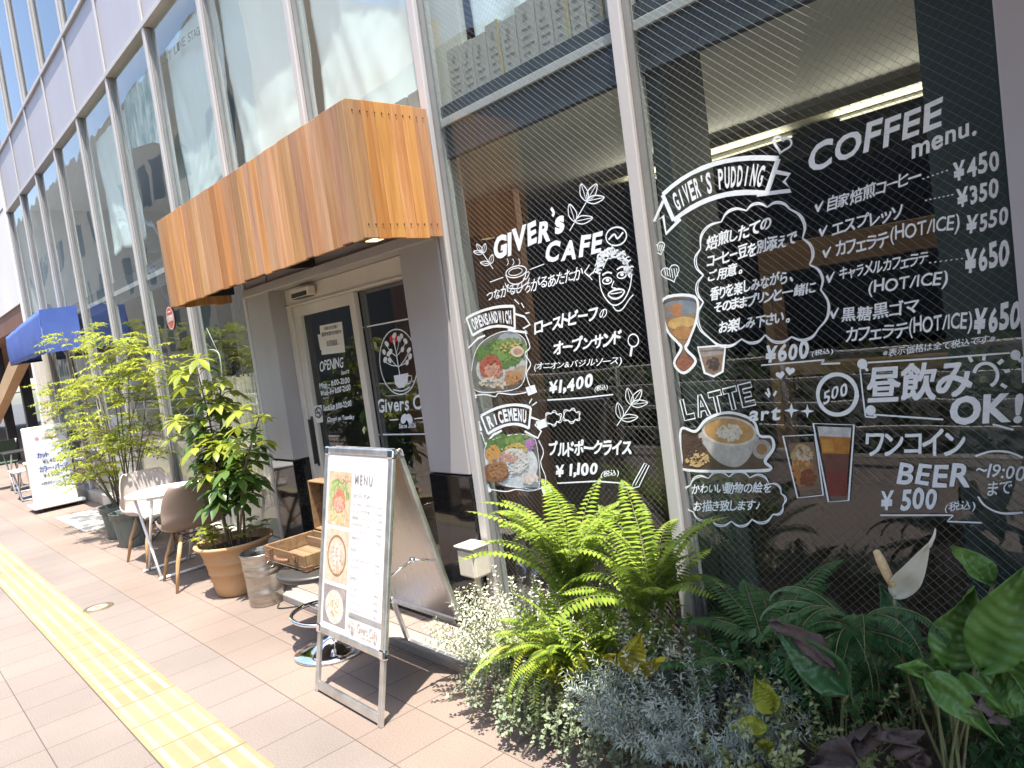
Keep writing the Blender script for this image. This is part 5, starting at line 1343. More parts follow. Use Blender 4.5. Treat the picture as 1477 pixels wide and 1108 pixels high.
mb = MB(); vs = [(-16.0+0.0,1.68,0.50),(-16.0,2.12,0.50),(-15.84,2.12,0.88),(-15.84,1.68,0.88)]; mb.add(vs+[(v[0]-0.03,v[1],v[2]) for v in vs],[(0,1,2,3),(7,6,5,4),(0,4,5,1),(1,5,6,2),(2,6,7,3),(3,7,4,0)],False); obj("backrest", mb, bpy.data.materials["green_canvas"], t)
for y in (1.69,2.11):
    mb = MB(); mb.tube([(-16.42,y,0.0),(-15.84,y,0.88)],0.013,8); mb.tube([(-15.98,y,0.0),(-16.42,y,0.45)],0.013,8); obj("leg", mb, MT['satin'], t)
# ================================================================= NEIGHBOUR: WHITE UPPER WALL, DARK POSTS, STAIR
NB = thing("neighbour_building", "white clad building raised over an open dark passage beyond the cafe building", "building", (-22,6,0))
mb = MB(); mb.box((-60,2.62,3.35),(-14.56,12,16)); obj("white_cladding", mb, MT['whitewall'], NB)
mb = MB(); mb.box((-60,2.615,5.1),(-14.56,2.619,5.125)); mb.box((-22,2.615,3.35),(-21.97,2.619,16)); obj("panel_joint", mb, MT['aludark'], NB)
mb = MB(); mb.box((-60,2.64,2.95),(-14.56,12,3.348)); obj("brown_fascia", mb, MT['brown'], NB)
mb = MB(); mb.box((-60,11.8,0),(-14.56,12,2.95)); mb.box((-14.9,5.0,0),(-14.56,11.8,2.95)); obj("passage_wall", mb, MT['whitewall'], NB)
for x, y, w in ((-17.3,2.9,0.11),(-19.8,2.9,0.10),(-23,2.9,0.1),(-28,2.9,0.1)):
    mb = MB(); mb.box((x-w,y,0),(x+w,y+0.2,2.95)); obj("steel_post", mb, MT['black'], NB, bevel=0.005)
for x in (-15.5,-15.85,-16.2,-16.6):
    mb = MB(); mb.tube([(x,3.3,0),(x,3.3,2.95)],0.03,8); obj("railing_bar", mb, MT['black'], NB)
mb = MB(); mb.tube([(-17.6,3.3,1.05),(-14.6,3.3,1.05)],0.025,8); mb.tube([(-30,3.1,1.75),(-14.6,3.1,1.75)],0.012,8); obj("handrail", mb, MT['black'], NB)
mb = MB()
vs = [(-26.0,2.66,0.75),(-25.9,2.66,0.45),(-16.0,2.66,2.72),(-15.6,2.66,2.94),(-16.7,2.66,2.94)]
mb.add(vs+[(v[0],2.86,v[2]) for v in vs],[(4,3,2,1,0),(5,6,7,8,9)]+[(i,(i+1)%5,(i+1)%5+5,i+5) for i in range(5)],False); obj("stair_stringer", mb, MT['tan'], NB)
# ================================================================= ACROSS THE STREET (seen in the glass)
OP = thing("office_block", "dark glazed office block with pale bands reflected from across the street", "building", (-12,-18,0))
mb = MB(); mb.box((-44,-26,0),(14,-17.5,15)); obj("office_wall", mb, mat("dark_cladding",(0.045,0.05,0.052),(0.07,0.075,0.077),scale=1.5,rough=0.5), OP)
for k in range(4):
    mb = MB(); mb.box((-44,-17.62,3.4+k*3.3),(14,-17.503,3.75+k*3.3)); obj("pale_band", mb, MT['concrete'], OP)
for k in range(20):
    mb = MB(); mb.box((-43+k*2.9,-17.56,0.0),(-42.75+k*2.9,-17.506,3.4)); obj("shop_column", mb, MT['concrete'], OP)
BE = thing("beige_block", "tall beige tiled block with external stair reflected in the left windows", "building", (-75,-20,0))
mb = MB(); mb.box((-135,-34,0),(-46,-17.2,27)); obj("tiled_wall", mb, mat("beige_tile",(0.66,0.53,0.37),(0.74,0.61,0.45),scale=0.6,rough=0.7), BE)
r5 = random.Random(8)
for k in range(26):
    x = -50-3.2*k
    for f in range(3):
        if r5.random() < 0.55:
            mb = MB(); mb.box((x-1.0,-17.25,4+f*6.5),(x+1.0,-17.19,7.5+f*6.5)); obj("window", mb, bpy.data.materials["dark_cladding"], BE)
mb = MB()
for k in range(14): mb.tube([(-64-0.9*k,-16.2,8+0.75*k),(-58-0.9*k,-16.2,8+0.75*k)],0.05,5)
mb.tube([(-58,-16.2,7.5),(-70,-16.2,18)],0.12,5); mb.tube([(-64,-16.2,7.5),(-76,-16.2,18)],0.12,5); obj("outside_stair", mb, MT['white'], BE)
mb = MB()
GR = thing("guard_rail", "white pipe guard rail along the kerb reflected in the shop glass", "guard rail", (-8,-1.75,0))
for z in (0.32,0.55,0.78,1.0):
    mb = MB(); mb.tube([(-26,-1.75,z),(5,-1.75,z)],0.019,8); obj("rail_pipe", mb, MT['white'], GR)
for k in range(16):
    mb = MB(); mb.tube([(-26+2.05*k,-1.75,0),(-26+2.05*k,-1.75,1.03)],0.026,10); obj("rail_post", mb, MT['white'], GR)
# ================================================================= PLANTS
def basis(d, roll=0.0):
    d = Vector(d).normalized()
    s = d.cross(Vector((0,0,1)))
    if s.length < 1e-4: s = Vector((1,0,0))
    s.normalize(); n = s.cross(d).normalized()
    if roll:
        q = Matrix.Rotation(roll, 3, d); s = q @ s; n = q @ n
    return d, s, n
def leaf(mb, p, d, L, w, droop=0.25, roll=0.0, n=3, fold=0.12, shape=0.45):
    """one blade: n segments, widest at `shape`, folded on its midrib, drooping"""
    d, s, nn = basis(d, roll); p = Vector(p)
    vs = []; fs = []
    for i in range(n+1):
        t = i/n
        ww = w*(math.sin(math.pi*min(1,t**(0.69/ -math.log(shape) if shape != 0.5 else 1.0)))**0.8 if 0 < t < 1 else 0.06)
        c = p+d*(L*t)-Vector((0,0,1))*(droop*L*t*t)
        vs += [c-s*ww/2+nn*fold*ww, c, c+s*ww/2+nn*fold*ww]
    for i in range(n):
        a = 3*i; fs += [(a,a+1,a+4,a+3),(a+1,a+2,a+5,a+4)]
    mb.add(vs, fs, True)
def dia(mb, p, d, L, w, roll=0.0, droop=0.15):
    d, s, nn = basis(d, roll); p = Vector(p)
    m_ = p+d*L*0.45; e = p+d*L-Vector((0,0,droop*L))
    mb.add([p, m_-s*w/2+nn*w*.15, m_, m_+s*w/2+nn*w*.15, e], [(0,1,2),(0,2,3),(1,4,2),(2,4,3)], True)
def frond(mb, stems, p, az, L, elev, arch, w, n=30, twist=0.0, r=random):
    p = Vector(p); pts = []; e = elev; q = p.copy(); step = L/n; a = az
    for i in range(n+1):
        pts.append(q.copy())
        d = Vector((math.cos(a)*math.cos(e), math.sin(a)*math.cos(e), math.sin(e)))
        q = q+d*step; e -= arch/n*(0.5+1.2*i/n); a += twist/n
    stems.tube(pts, [0.0020*(1-0.7*i/n) for i in range(n+1)], 4, False)
    for i in range(2, n+1):
        t = i/n
        d = (pts[i]-pts[i-1]).normalized()
        s = d.cross(Vector((0,0,1)))
        if s.length < 0.05: s = Vector((math.sin(az),-math.cos(az),0))
        s.normalize(); up = s.cross(d)
        ww = w*min(1, 0.35+t*3)*(1-t**2.4)**0.8+0.006
        for sg in (-1, 1):
            dd = (s*sg*0.92+d*0.33-up*0.10).normalized()
            leaf(mb, pts[i]+d*(step*0.4 if sg > 0 else 0), dd, ww*r.uniform(.92,1.08), step*1.02+0.002, 0.22, sg*0.25, 2, 0.05, 0.4)
def fern(label, c, n, Lr, elev, arch, w, mleaf, seed, azr=(0,360), npin=30, name="fern", cat="fern", rise=0.0, my=None, group=None):
    r = random.Random(seed); t = thing(name, label, cat, tuple(c), group)
    A_, S_, Y_ = MB(), MB(), MB()
    for i in range(n):
        az = R(azr[0]+(azr[1]-azr[0])*(i+r.uniform(-.35,.35))/n); k = r.random()
        frond(Y_ if (my and k < 0.22) else A_, S_, Vector(c)+Vector((r.uniform(-.03,.03),r.uniform(-.03,.03),rise*r.random())), az, r.uniform(*Lr), R(r.uniform(*elev)), R(r.uniform(*arch)), w*r.uniform(.85,1.15), npin, R(r.uniform(-25,25)), r)
    obj("fronds", A_, MT[mleaf], t)
    if my and Y_.v: obj("yellow_fronds", Y_, MT[my], t)
    obj("stems", S_, MT['stemg'], t)
    return t
def bush(name, label, cat, c, rad, nstem, Ls, mleaf, seed, per=26, lw=0.006, ll=0.03, up=0.7, lean=(0,0,0), tips=True, msm='stemg'):
    """many thin upright stems set with small leaves"""
    r = random.Random(seed); t = thing(name, label, cat, tuple(c)); A_, S_ = MB(), MB()
    for i in range(nstem):
        a = r.uniform(0,6.283); q = math.sqrt(r.random())
        b = Vector((c[0]+rad[0]*q*math.cos(a)*0.5, c[1]+rad[1]*q*math.sin(a)*0.5, c[2]))
        d = Vector((math.cos(a)*q*0.9+lean[0], math.sin(a)*q*0.9*rad[1]/max(rad[0],.01)+lean[1], up+lean[2])).normalized()
        L = r.uniform(*Ls)*(1-0.25*q); pts = []; p = b.copy()
        for k in range(6):
            pts.append(p.copy()); p = p+d*L/5; d = (d+Vector((r.uniform(-.14,.14),r.uniform(-.14,.14),r.uniform(-.05,.10)))).normalized()
        S_.tube(pts, [0.0022,0.002,0.0018,0.0015,0.0012,0.0008], 3, False)
        for k in range(per):
            f = (0.25+0.75*k/per)*4.98; ii = int(f); u = f-ii
            pp = pts[ii]*(1-u)+pts[ii+1]*u; td = (pts[ii+1]-pts[ii]).normalized()
            an = k*2.4+r.uniform(-.3,.3); s1 = td.orthogonal().normalized(); s2 = td.cross(s1)
            dd = (s1*math.cos(an)+s2*math.sin(an))*0.8+td*0.55
            dia(A_, pp, dd, ll*r.uniform(.6,1.15), lw*r.uniform(.8,1.2), r.uniform(-.6,.6))
    obj("leaves", A_, MT[mleaf], t); obj("stems", S_, MT[msm], t)
    return t
# ---------------- planters
def planter(label, x0, x1, y0, y1, h, slant=0.0):
    t = thing("planter_box", label, "planter", ((x0+x1)/2,(y0+y1)/2,0))
    mb = MB(); k = 4; hh = h/k
    for i in range(k):
        mb.box((x0,y0+slant,i*hh+0.002),(x1,y0+0.02+slant,(i+1)*hh-0.002)); mb.box((x0,y1-0.02,i*hh+0.002),(x1,y1,(i+1)*hh-0.002))
        mb.box((x0,y0+0.021+slant,i*hh+0.002),(x0+0.02,y1-0.021,(i+1)*hh-0.002)); mb.box((x1-0.02,y0+0.021+slant,i*hh+0.002),(x1,y1-0.021,(i+1)*hh-0.002))
    obj("planter_sides", mb, MT['planter'], t, bevel=0.003)
    mb = MB()
    for x in (x0-0.012,x1-0.018): 
        for y in (y0-0.012,y1-0.02): mb.box((x,y,0),(x+0.03,y+0.03,h+0.02))
    obj("corner_post", mb, MT['planter'], t, bevel=0.002)
    mb = MB(); mb.box((x0+0.021,y0+0.022,0.03),(x1-0.021,y1-0.022,h-0.03)); obj("soil", mb, MT['soil'], t)
planter("weathered wooden planter under the sunlit ferns", -2.34,-1.50,1.86,2.28,0.20)
planter("weathered wooden planter in the shade under the peace lily", -1.47,-0.25,1.80,2.28,0.24)

# ---------------- sunlit fern group
fern("tall sunlit green fern with arching fronds against the menu window", (-2.08,2.02,0.42), 28, (0.38,0.60), (48,87), (50,95), 0.062, 'l_fern', 21, (0,360), 26, rise=0.16)
fern("second sunlit green fern right of the tallest one, by the broad mullion", (-1.70,2.05,0.44), 22, (0.34,0.54), (42,87), (45,95), 0.064, 'l_fern', 22, (0,360), 26, rise=0.14)
fern("yellow green sword fern spilling over the front of the planter", (-2.12,1.88,0.26), 22, (0.26,0.42), (20,70), (70,150), 0.030, 'l_fern', 23, (150,400), 30, my='l_ferny')
fern("small dense fern low between the tall ferns and the silver bush", (-1.83,1.92,0.26), 22, (0.20,0.36), (45,85), (30,80), 0.030, 'l_fern', 24, (0,360), 26)
bush("silver_bush", "pale silvery shrub leaning over the step beside the outlet box", "shrub", (-2.43,2.04,0.10), (0.38,0.32), 170, (0.26,0.48), 'l_silver', 31, 36, 0.011, 0.026, 0.66, (-0.06,-0.08,0))
bush("silver_bush", "grey green feathery shrub at the foot of the broad mullion", "shrub", (-1.43,1.83,0.20), (0.48,0.34), 240, (0.16,0.36), 'l_silvb', 32, 44, 0.0052, 0.028, 0.6, (0.0,-0.18,0))
fern("bright upright fern in front of the tall ones, left of the yellow leaf", (-1.98,1.86,0.28), 20, (0.26,0.42), (40,85), (45,100), 0.042, 'l_fern', 28, (0,360), 28)
bush("silver_bush", "small pale silver sprigs behind the yellow leaf beside the mullion", "shrub", (-1.75,1.93,0.25), (0.22,0.16), 34, (0.26,0.40), 'l_silver', 33, 30, 0.009, 0.024, 0.95)
bush("rosette_plant", "bright lime plant with whorled narrow leaves among the ferns", "plant", (-1.93,1.82,0.22), (0.16,0.10), 9, (0.16,0.26), 'l_ferny', 34, 26, 0.013, 0.06, 0.95)
# trailing coin-leaf ground cover over the planter front
r = random.Random(41); A_, S_ = MB(), MB(); cc = Vector((-1.95,1.82,0.2))
for i in range(120):
    x = r.uniform(-2.42,-1.25); p = Vector((x, r.uniform(1.78,1.90), r.uniform(0.18,0.27))); pts = [p.copy()]
    d = Vector((r.uniform(-.5,.5),-0.8,0.25)).normalized()
    for k in range(9):
        p = p+d*r.uniform(.02,.036); p.z = max(p.z,0.012); d = (d+Vector((r.uniform(-.2,.2),r.uniform(-.05,.12),-0.25))).normalized(); pts.append(p.copy())
        for q in range(3): dia(A_, p+Vector((r.uniform(-.012,.012),r.uniform(-.012,.012),r.uniform(-.01,.012))), (r.uniform(-1,1),r.uniform(-1,.4),r.uniform(-.3,.8)), r.uniform(.014,.024), r.uniform(.013,.021), r.uniform(-.8,.8))
    S_.tube(pts, 0.0012, 3, False)
t = thing("trailing_plant", "trailing plant with small round grey green leaves hanging over the planter front", "plant", tuple(cc)); obj("leaves", A_, MT['l_ivy'], t); obj("stems", S_, MT['stemg'], t)

FACE = Vector((0.42,-0.80,0.42))   # broad leaves turn to the light of the street
def broad(mb, p, d, L, w, droop=0.3, roll=0.0, curl=0.16, wave=0.02, seed=0, n=46, m=10, stalk=None, tipcurl=0.0, point=1.0):
    """a broad leaf as a curved, veined surface with its own thickness from a modifier"""
    d = Vector(d).normalized(); s = d.cross(FACE).normalized(); nn = s.cross(d).normalized(); p = Vector(p); vs = []; fs = []
    q_ = Matrix.Rotation(roll, 3, d); s = q_ @ s; nn = q_ @ nn
    for i in range(n+1):
        t = i/n
        ww = w*1.12*(math.sin(math.pi*t**0.74)**0.95*(1-0.42*t) if 0 < t < 1 else 0.02)
        c = p+d*(L*t)-Vector((0,0,1))*(droop*L*t*t)+nn*tipcurl*L*max(0,t-0.6)**2*4
        for k in range(m+1):
            v = -1+2*k/m
            vn = 0.016*math.sin(t*62-abs(v)*6)*w/0.15*min(1,abs(v)*4)*(1-abs(v)*.6)-0.012*(w/0.15)*math.exp(-(v*7)**2)
            vs.append(c+s*(v*ww/2)+nn*(curl*ww*v*v+wave*1.5*noise.noise(Vector((t*3,v*1.5,seed)))+vn*0.35))
    for i in range(n):
        for k in range(m): a = i*(m+1)+k; fs.append((a,a+1,a+m+2,a+m+1))
    mb.add(vs, fs, True)
    if stalk is not None: return
def plant_of_leaves(name, label, cat, base, specs, mleaf, seed=0, stalks='stemg'):
    """specs: (petiole end point, direction, length, width, droop, roll, curl)"""
    t = thing(name, label, cat, tuple(base)); S_ = MB()
    for i, (p, d, L, w, dr, ro, cu) in enumerate(specs):
        mb = MB(); broad(mb, p, d, L, w, dr, ro, cu, 0.018, seed+i); obj("leaf", mb, MT[mleaf], t, solid=0.0012)
        b = Vector(base)+Vector((0.02*math.cos(i*2.1),0.02*math.sin(i*2.1),0)); p = Vector(p); m_ = (b+p)/2+Vector((0,0,0.06))
        S_.tube(spline([tuple(b),tuple(m_),tuple(p)],False,6),0.004,6)
    obj("stalks", S_, MT[stalks], t)
    return t
YP = 1.98
def P3(px, py, Y): return W(px, py, Y)
def spec(p0, p1, Y0, Y1, w, dr=0.12, ro=0.0, cu=0.16):
    a = P3(*p0, Y0); b = P3(*p1, Y1); d = b-a; L = d.length
    d = (b+Vector((0,0,dr*L)))-a
    return (tuple(a), tuple(d.normalized()), d.length, w, dr, ro, cu)
pb = P3(1370,1090,1.98); pb = Vector((pb.x,pb.y,0.22))
LY = plant_of_leaves("peace_lily", "peace lily with broad green leaves and one cream flower on the right", "plant", pb, [
    spec((1368,965),(1405,845),1.99,2.04,0.15,0.02,0.25), spec((1340,1000),(1352,935),2.06,2.10,0.10,0.02,0.4),
    spec((1413,968),(1492,806),1.96,1.98,0.14,0.04,-0.25), spec((1432,842),(1372,787),2.02,1.98,0.07,0.10,0.3,0.35),
    spec((1334,972),(1448,1078),1.80,1.76,0.08,0.22,0.2,0.22), spec((1345,970),(1296,962),1.84,1.74,0.05,0.2,0.2,0.2),
    spec((1362,990),(1455,1030),1.95,1.86,0.09,0.15,-0.4,0.2), spec((1430,990),(1500,1030),1.98,1.92,0.12,0.2,0.2,0.2), spec((1420,1000),(1500,930),2.05,2.12,0.13,0.1,0.3,0.2)], 'l_lily', 50)
mb = MB(); a = P3(1288,862,2.02); b = P3(1344,782,1.98); d = b-a
broad(mb, a, d.normalized(), d.length*1.0, 0.072, -0.03, 0.30, 0.26, 0.006, 9, 20, 10); mb.tube(spline([tuple(a+d*0.93),tuple(a+d*1.02+Vector((0.004,0,0.012))),tuple(a+d*1.05+Vector((0.006,0,0.028)))],False,4),[0.006,0.005,0.004,0.0035,0.003,0.0025,0.002,0.0015,0.001],6)
obj("spathe", mb, MT['spathe'], LY, solid=0.0012)
mb = MB(); s0_, s1_ = P3(1288,846,2.0), P3(1264,795,1.985); mb.tube([s0_,(s0_*0.7+s1_*0.3),(s0_*0.3+s1_*0.7),s1_,s1_+(s1_-s0_)*0.03],[0.009,0.0125,0.0125,0.009,0.003],12); obj("spadix", mb, MT['spadix'], LY)
mb = MB(); mb.tube(spline([tuple(pb),tuple(P3(1310,980,2.02)),tuple(P3(1290,865,2.02))],False,8),0.0045,8); obj("flower_stalk", mb, MT['stemg'], LY)
DL = plant_of_leaves("broad_leaf_plant", "dark upright broad leaf standing just below the cream flower", "plant", (P3(1310,1080,2.05).x,2.05,0.22), [spec((1312,955),(1268,842),2.08,2.12,0.12,0.0,0.3)], 'l_dark', 70)
# half-withered big leaf
t = plant_of_leaves("withering_plant", "large half withered leaf curling brown and black in front of the shaded fern", "plant", (P3(1200,1060,1.9).x,1.9,0.22), [spec((1222,1003),(1112,900),1.72,1.66,0.105,0.05,0.1,0.3)], 'l_dark', 80)
mb = MB(); a = P3(1112,893,1.655); b = P3(1214,985,1.70)
broad(mb, a, (b-a).normalized(), (b-a).length, 0.075, -0.12, 0.6, -0.5, 0.03, 3, 16, 8); obj("withered_edge", mb, MT['l_dry'], t, solid=0.0012)
# withered leaves at the bottom
def drypiece(label, p0, p1, Y0, Y1, w, ro, seed):
    mb = MB(); a = P3(*p0,Y0); b = P3(*p1,Y1); broad(mb, a, (b-a).normalized(), (b-a).length, w, 0.1, ro, 0.45, 0.05, seed, 14, 8)
    tag(obj("withered_leaf", mb, MT['l_dry'], loc=tuple(a), solid=0.0014), label, "leaf")
drypiece("crumpled grey withered leaf lowest in the right planter", (1240,1108),(1160,1095),1.70,1.66,0.12,0.4,61)
drypiece("folded brown withered leaf right of the hanging fern fronds", (1310,1090),(1276,1050),1.74,1.72,0.08,0.8,62)
drypiece("twisted brown withered leaf below the hanging fern fronds", (1275,1060),(1215,1062),1.78,1.76,0.07,-0.6,63)
drypiece("torn pale withered leaf tip beside the long green lily leaf", (1400,1005),(1445,1040),1.82,1.78,0.045,0.5,64)
drypiece("small brown withered leaf at bottom edge under the lily stalks", (1345,1108),(1310,1095),1.70,1.68,0.06,0.3,65)
# yellow leaves, low rosette leaves
plant_of_leaves("yellow_leaf_plant", "plant with one large yellowing leaf beside the silver sprigs and mullion", "plant", (P3(925,1000,1.86).x,1.86,0.2), [spec((905,968),(925,912),1.80,1.84,0.10,0.02,0.3,0.3), spec((895,955),(868,945),1.80,1.74,0.045,0.1,0.2), spec((915,975),(960,950),1.82,1.78,0.06,0.1,0.4)], 'l_yel', 90)
plant_of_leaves("yellow_leaf_plant", "low plant with a yellow green leaf in the shade beside the grey shrub", "plant", (P3(1120,1040,1.82).x,1.82,0.2), [spec((1115,1025),(1088,975),1.77,1.75,0.075,0.02,-0.2,0.2), spec((1108,1050),(1048,1050),1.74,1.68,0.055,0.2,0.3,0.2), spec((1098,1085),(1110,1065),1.72,1.68,0.05,0.1,0.3,0.2)], 'l_ferny', 95)
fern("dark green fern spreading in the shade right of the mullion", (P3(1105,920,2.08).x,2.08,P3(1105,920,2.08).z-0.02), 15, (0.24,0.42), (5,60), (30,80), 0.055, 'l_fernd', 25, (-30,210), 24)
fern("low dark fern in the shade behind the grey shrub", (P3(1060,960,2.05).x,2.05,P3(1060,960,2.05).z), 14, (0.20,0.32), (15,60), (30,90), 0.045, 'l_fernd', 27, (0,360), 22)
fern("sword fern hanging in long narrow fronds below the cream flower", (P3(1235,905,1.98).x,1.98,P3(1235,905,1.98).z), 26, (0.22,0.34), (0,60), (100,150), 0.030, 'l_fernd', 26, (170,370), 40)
bush("variegated_shrub", "small leaved cream variegated shrub at the bottom of the shaded planter", "shrub", (P3(1150,1090,1.78).x,1.78,0.19), (0.32,0.24), 60, (0.14,0.30), 'l_var', 35, 22, 0.015, 0.026, 0.7, (0,-0.25,0))
bush("variegated_shrub", "thin upright variegated sprigs rising in front of the dark fern", "shrub", (P3(1205,1000,1.95).x,1.95,0.24), (0.20,0.16), 16, (0.30,0.48), 'l_var', 36, 26, 0.011, 0.02, 1.0)
bush("variegated_shrub", "low cream flowering sprigs at the bottom edge left of the grey withered leaf", "shrub", (P3(1110,1100,1.68).x,1.68,0.17), (0.26,0.14), 26, (0.10,0.20), 'l_var', 37, 20, 0.015, 0.024, 0.6, (0.1,-0.2,0))
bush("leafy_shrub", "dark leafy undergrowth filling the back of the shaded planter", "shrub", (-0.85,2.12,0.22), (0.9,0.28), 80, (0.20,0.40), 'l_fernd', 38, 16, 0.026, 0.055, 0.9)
bush("leafy_shrub", "green leafy undergrowth behind the sunlit ferns", "shrub", (-1.95,2.10,0.2), (0.7,0.25), 60, (0.18,0.38), 'l_fern', 39, 16, 0.022, 0.05, 0.9)
# thin stake
mb = MB(); a = G(702,965); b = W(678,905,a.y+0.03); mb.tube([a,b],0.008,6); tag(obj("garden_stake", mb, MT['trunk'], loc=tuple(a)), "thin brown stake leaning at the left end of the planter", "stake")

# ---------------- terracotta pot with umbrella tree
tp = Vector((-5.26,1.87,0))
t = thing("terracotta_pot", "large ribbed terracotta pot standing between brown chair and steel bin", "plant pot", tuple(tp))
mb = MB(); mb.lathe([(0,0.0),(0.155,0.0),(0.165,0.01),(0.18,0.08),(0.19,0.155),(0.197,0.16),(0.199,0.172),(0.197,0.182),(0.207,0.235),(0.215,0.24),(0.217,0.255),(0.214,0.265),(0.232,0.325),(0.24,0.335),(0.268,0.352),(0.272,0.368),(0.264,0.376),(0.245,0.372),(0.232,0.35),(0.225,0.31),(0,0.305)], tp, 64); obj("pot_body", mb, MT['terra'], t)
mb = MB(); mb.lathe([(0.226,0.318),(0.15,0.325),(0,0.33)], tp, 32); obj("soil", mb, MT['soil'], t)
SCH = thing("umbrella_tree", "umbrella tree with glossy hand shaped leaves in the terracotta pot", "plant", tuple(tp+Vector((0,0,0.33))))
r = random.Random(71); A_, Yl, S_ = MB(), MB(), MB()
def palm(mb, p, nrm, rad, k=8):
    nrm = Vector(nrm).normalized(); s1 = nrm.orthogonal().normalized(); s2 = nrm.cross(s1); o = r.uniform(0,6.28)
    for i in range(k):
        a = o+2*math.pi*i/k; d = (s1*math.cos(a)+s2*math.sin(a))+nrm*0.12
        leaf(mb, p, d, rad*r.uniform(.8,1.05), rad*0.40, 0.35, r.uniform(-.2,.2), 3, 0.10, 0.55)
def sstem(base, top, nl, spread, young=0.25, bend=0.04):
    base = Vector(base); top = Vector(top)
    pts = spline([tuple(base)]+[tuple(base.lerp(top,f)+Vector((r.uniform(-bend,bend),r.uniform(-bend,bend),0))) for f in (.3,.6)]+[tuple(top)],False,5)
    S_.tube(pts, [0.010*(1-0.55*i/(len(pts)-1)) for i in range(len(pts))], 7)
    for i in range(nl):
        f = 0.47+0.53*i/max(1,nl-1); q = Vector(pts[min(int(f*(len(pts)-1)),len(pts)-1)])
        a = i*2.4+r.uniform(-.4,.4); o = Vector((math.cos(a),math.sin(a),r.uniform(0.15,0.8))).normalized()
        e = q+o*spread*r.uniform(.6,1.1); S_.tube([q,(q+e)/2+Vector((0,0,0.012)),e],0.0026,4,False)
        palm(Yl if (f > 0.8 and r.random() < 0.75) or r.random() < young else A_, e, o*0.6+Vector((0,0,0.7)), r.uniform(.10,.15), r.choice((7,8,9)))
zz = 0.33
def at(px, py, Y): return W(px, py, Y)
sstem(tp+Vector((-.05,-.02,zz)), at(283,528,1.86), 27, 0.15)
sstem(tp+Vector((-.03,.04,zz)), at(318,560,1.98), 22, 0.13, 0.08)
sstem(tp+Vector((-.08,.02,zz)), at(262,600,1.84), 12, 0.13, 0.35)
sstem(tp+Vector((.0,-.03,zz)), at(305,640,1.80), 18, 0.12, 0.15)
sstem(tp+Vector((.07,.0,zz)), at(374,600,1.90), 16, 0.12, 0.0)
sstem(tp+Vector((.05,.05,zz)), at(352,650,1.95), 12, 0.10, 0.05)
obj("leaves", A_, MT['l_sch'], SCH); obj("young_leaves", Yl, MT['l_schy'], SCH); obj("stems", S_, MT['trunk'], SCH)
r = random.Random(72); A_ = MB(); S_ = MB()
for i in range(26):
    a = r.uniform(0,6.28); q = r.uniform(.05,.2); b = tp+Vector((math.cos(a)*q,math.sin(a)*q,zz)); e = b+Vector((math.cos(a)*.05,math.sin(a)*.05,r.uniform(.05,.17))); S_.tube([b,e],0.002,4,False)
    for k in range(6): leaf(A_, e, (math.cos(k*1.05+a),math.sin(k*1.05+a),.5), r.uniform(.05,.085), 0.028, .4, 0, 3)
t = thing("underplanting", "low light green plants covering the soil in the terracotta pot", "plant", tuple(tp+Vector((0,0,zz)))); obj("leaves", A_, MT['l_schy'], t); obj("stems", S_, MT['stemg'], t)

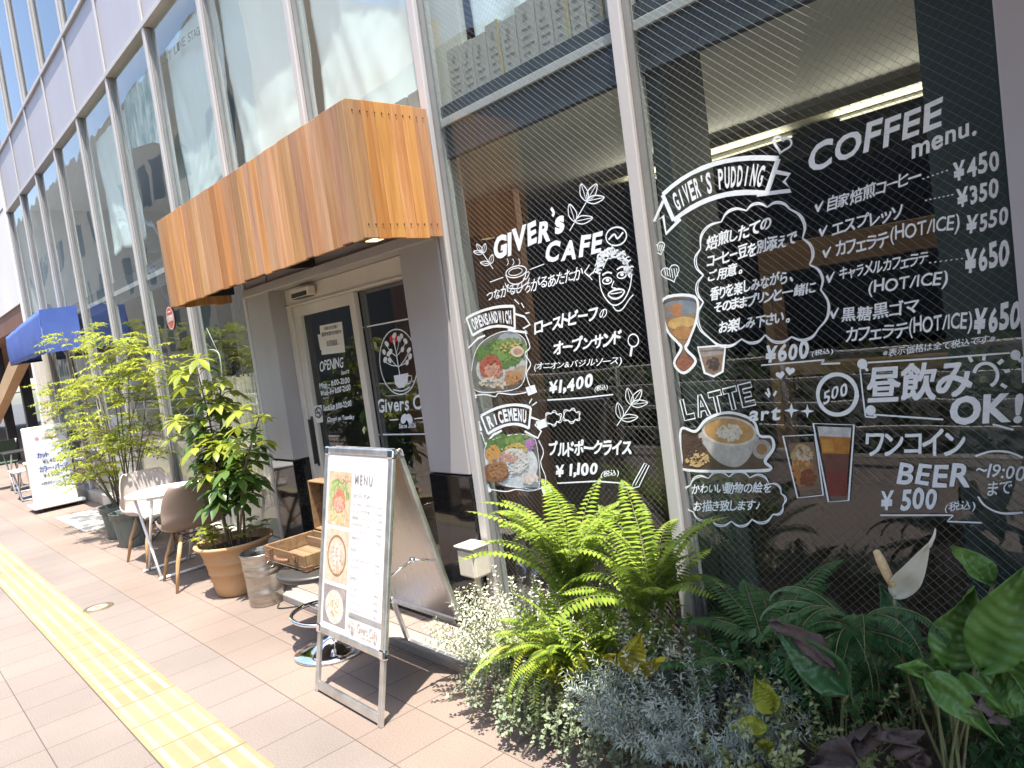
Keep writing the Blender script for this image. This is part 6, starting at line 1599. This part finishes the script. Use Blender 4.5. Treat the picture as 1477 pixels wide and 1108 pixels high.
# ---------------- green pots with ash trees
def gpot(label, c, rr, h):
    t = thing("nursery_pot", label, "plant pot", tuple(c))
    mb = MB(); mb.lathe([(0,0.0),(rr*.74,0.0),(rr*.76,0.01),(rr*.92,h*.78),(rr*.93,h*.80),(rr*1.0,h*.81),(rr*1.03,h*.97),(rr*1.06,h),(rr*1.0,h),(rr*.97,h*.97),(rr*.94,h*.86),(0,h*.85)], c, 40); obj("pot_body", mb, MT['greenpot'], t)
    mb = MB(); mb.lathe([(rr*.93,h*.87),(rr*.5,h*.885),(0,h*.89)], c, 24); obj("soil", mb, MT['soil'], t)
g1, g2 = Vector((-7.92,1.88,0)), Vector((-8.5,1.92,0))
gpot("grey green plastic pot directly behind the pale chair", g1, 0.19, 0.34); gpot("grey green plastic pot further left, next to the pale board", g2, 0.19, 0.34)
def ash(label, base, spots, seed):
    r = random.Random(seed); t = thing("ash_tree", label, "tree", tuple(base)); A_, S_ = MB(), MB()
    for (px, py, Y, n, rad) in spots:
        c = at(px, py, Y); b = Vector(base)+Vector((r.uniform(-.06,.06),r.uniform(-.06,.06),0))
        mid = b.lerp(c,.55)+Vector((r.uniform(-.06,.06),r.uniform(-.05,.05),.05))
        pts = [Vector(q) for q in spline([tuple(b),tuple(mid),tuple(c)],False,7)]
        S_.tube(pts,[0.009*(1-.75*i/(len(pts)-1)) for i in range(len(pts))],6)
        for i in range(int(n*1.05)):
            a = r.uniform(0,6.283); q = math.sqrt(r.random()); e = c+Vector((math.cos(a)*q*rad*.82,math.sin(a)*q*rad*.62,r.gauss(0,.2)*rad))
            if e.y > 2.28: e.y = 2.28-r.random()*.1
            s = pts[-r.randint(1,4)]; S_.tube([s,(s+e)/2+Vector((0,0,.02)),e],0.0022,3,False)
            d = (Vector((math.cos(a),math.sin(a)*.8,r.uniform(-.15,.35)))).normalized(); L = r.uniform(.12,.19); sd = d.cross(Vector((0,0,1))).normalized()
            tip = e+d*L-Vector((0,0,L*.25)); S_.tube([e,tip],0.0012,3,False)
            for k in range(5):
                f = (k+.6)/5; pp = e+d*L*f-Vector((0,0,L*.25*f*f))
                for sg in (-1,1): dia(A_, pp, sd*sg+d*.55+Vector((0,0,r.uniform(-.3,.15))), r.uniform(.055,.085), r.uniform(.022,.032), r.uniform(-.4,.4), .3)
            dia(A_, tip, d, .06, .022)
    obj("crown", A_, MT['l_ash'], t); obj("trunk", S_, MT['trunk'], t)
ash("airy yellow green ash tree in the pot behind the pale chair", g1+Vector((0,0,.30)), [(158,500,1.9,26,.34),(186,512,2.0,30,.36),(212,530,2.0,24,.32),(170,545,1.85,26,.34),(200,572,1.95,16,.26),(165,625,1.85,34,.36),(190,640,1.9,26,.34),(140,655,1.8,30,.34),(222,610,2.05,10,.2)], 81)
ash("airy yellow green ash tree in the further left pot beside the salon sign", g2+Vector((0,0,.30)), [(108,478,1.95,11,.34),(95,492,1.95,10,.3),(120,570,1.9,26,.36),(90,560,1.9,22,.36),(138,555,1.9,24,.34),(98,590,1.9,16,.3),(85,620,1.85,16,.3),(118,630,1.85,20,.32),(112,680,1.8,24,.34),(132,690,1.75,20,.3),(150,600,1.9,16,.3)], 82)
# ---------------- hedge and street trees across the road, seen only in the glass
r = random.Random(91); A_ = MB()
for i in range(9000):
    p = Vector((r.uniform(-26,3), -2.9+r.uniform(-.35,.35), r.uniform(-0.1,0.92)))
    dia(A_, p, (r.uniform(-1,1),r.uniform(-.2,1),r.uniform(-.3,1)), r.uniform(.10,.2), r.uniform(.09,.15), r.uniform(-.8,.8))
o = obj("roadside_hedge", A_, MT['l_tree'], loc=(-12,-2.9,0)); o["kind"] = "stuff"
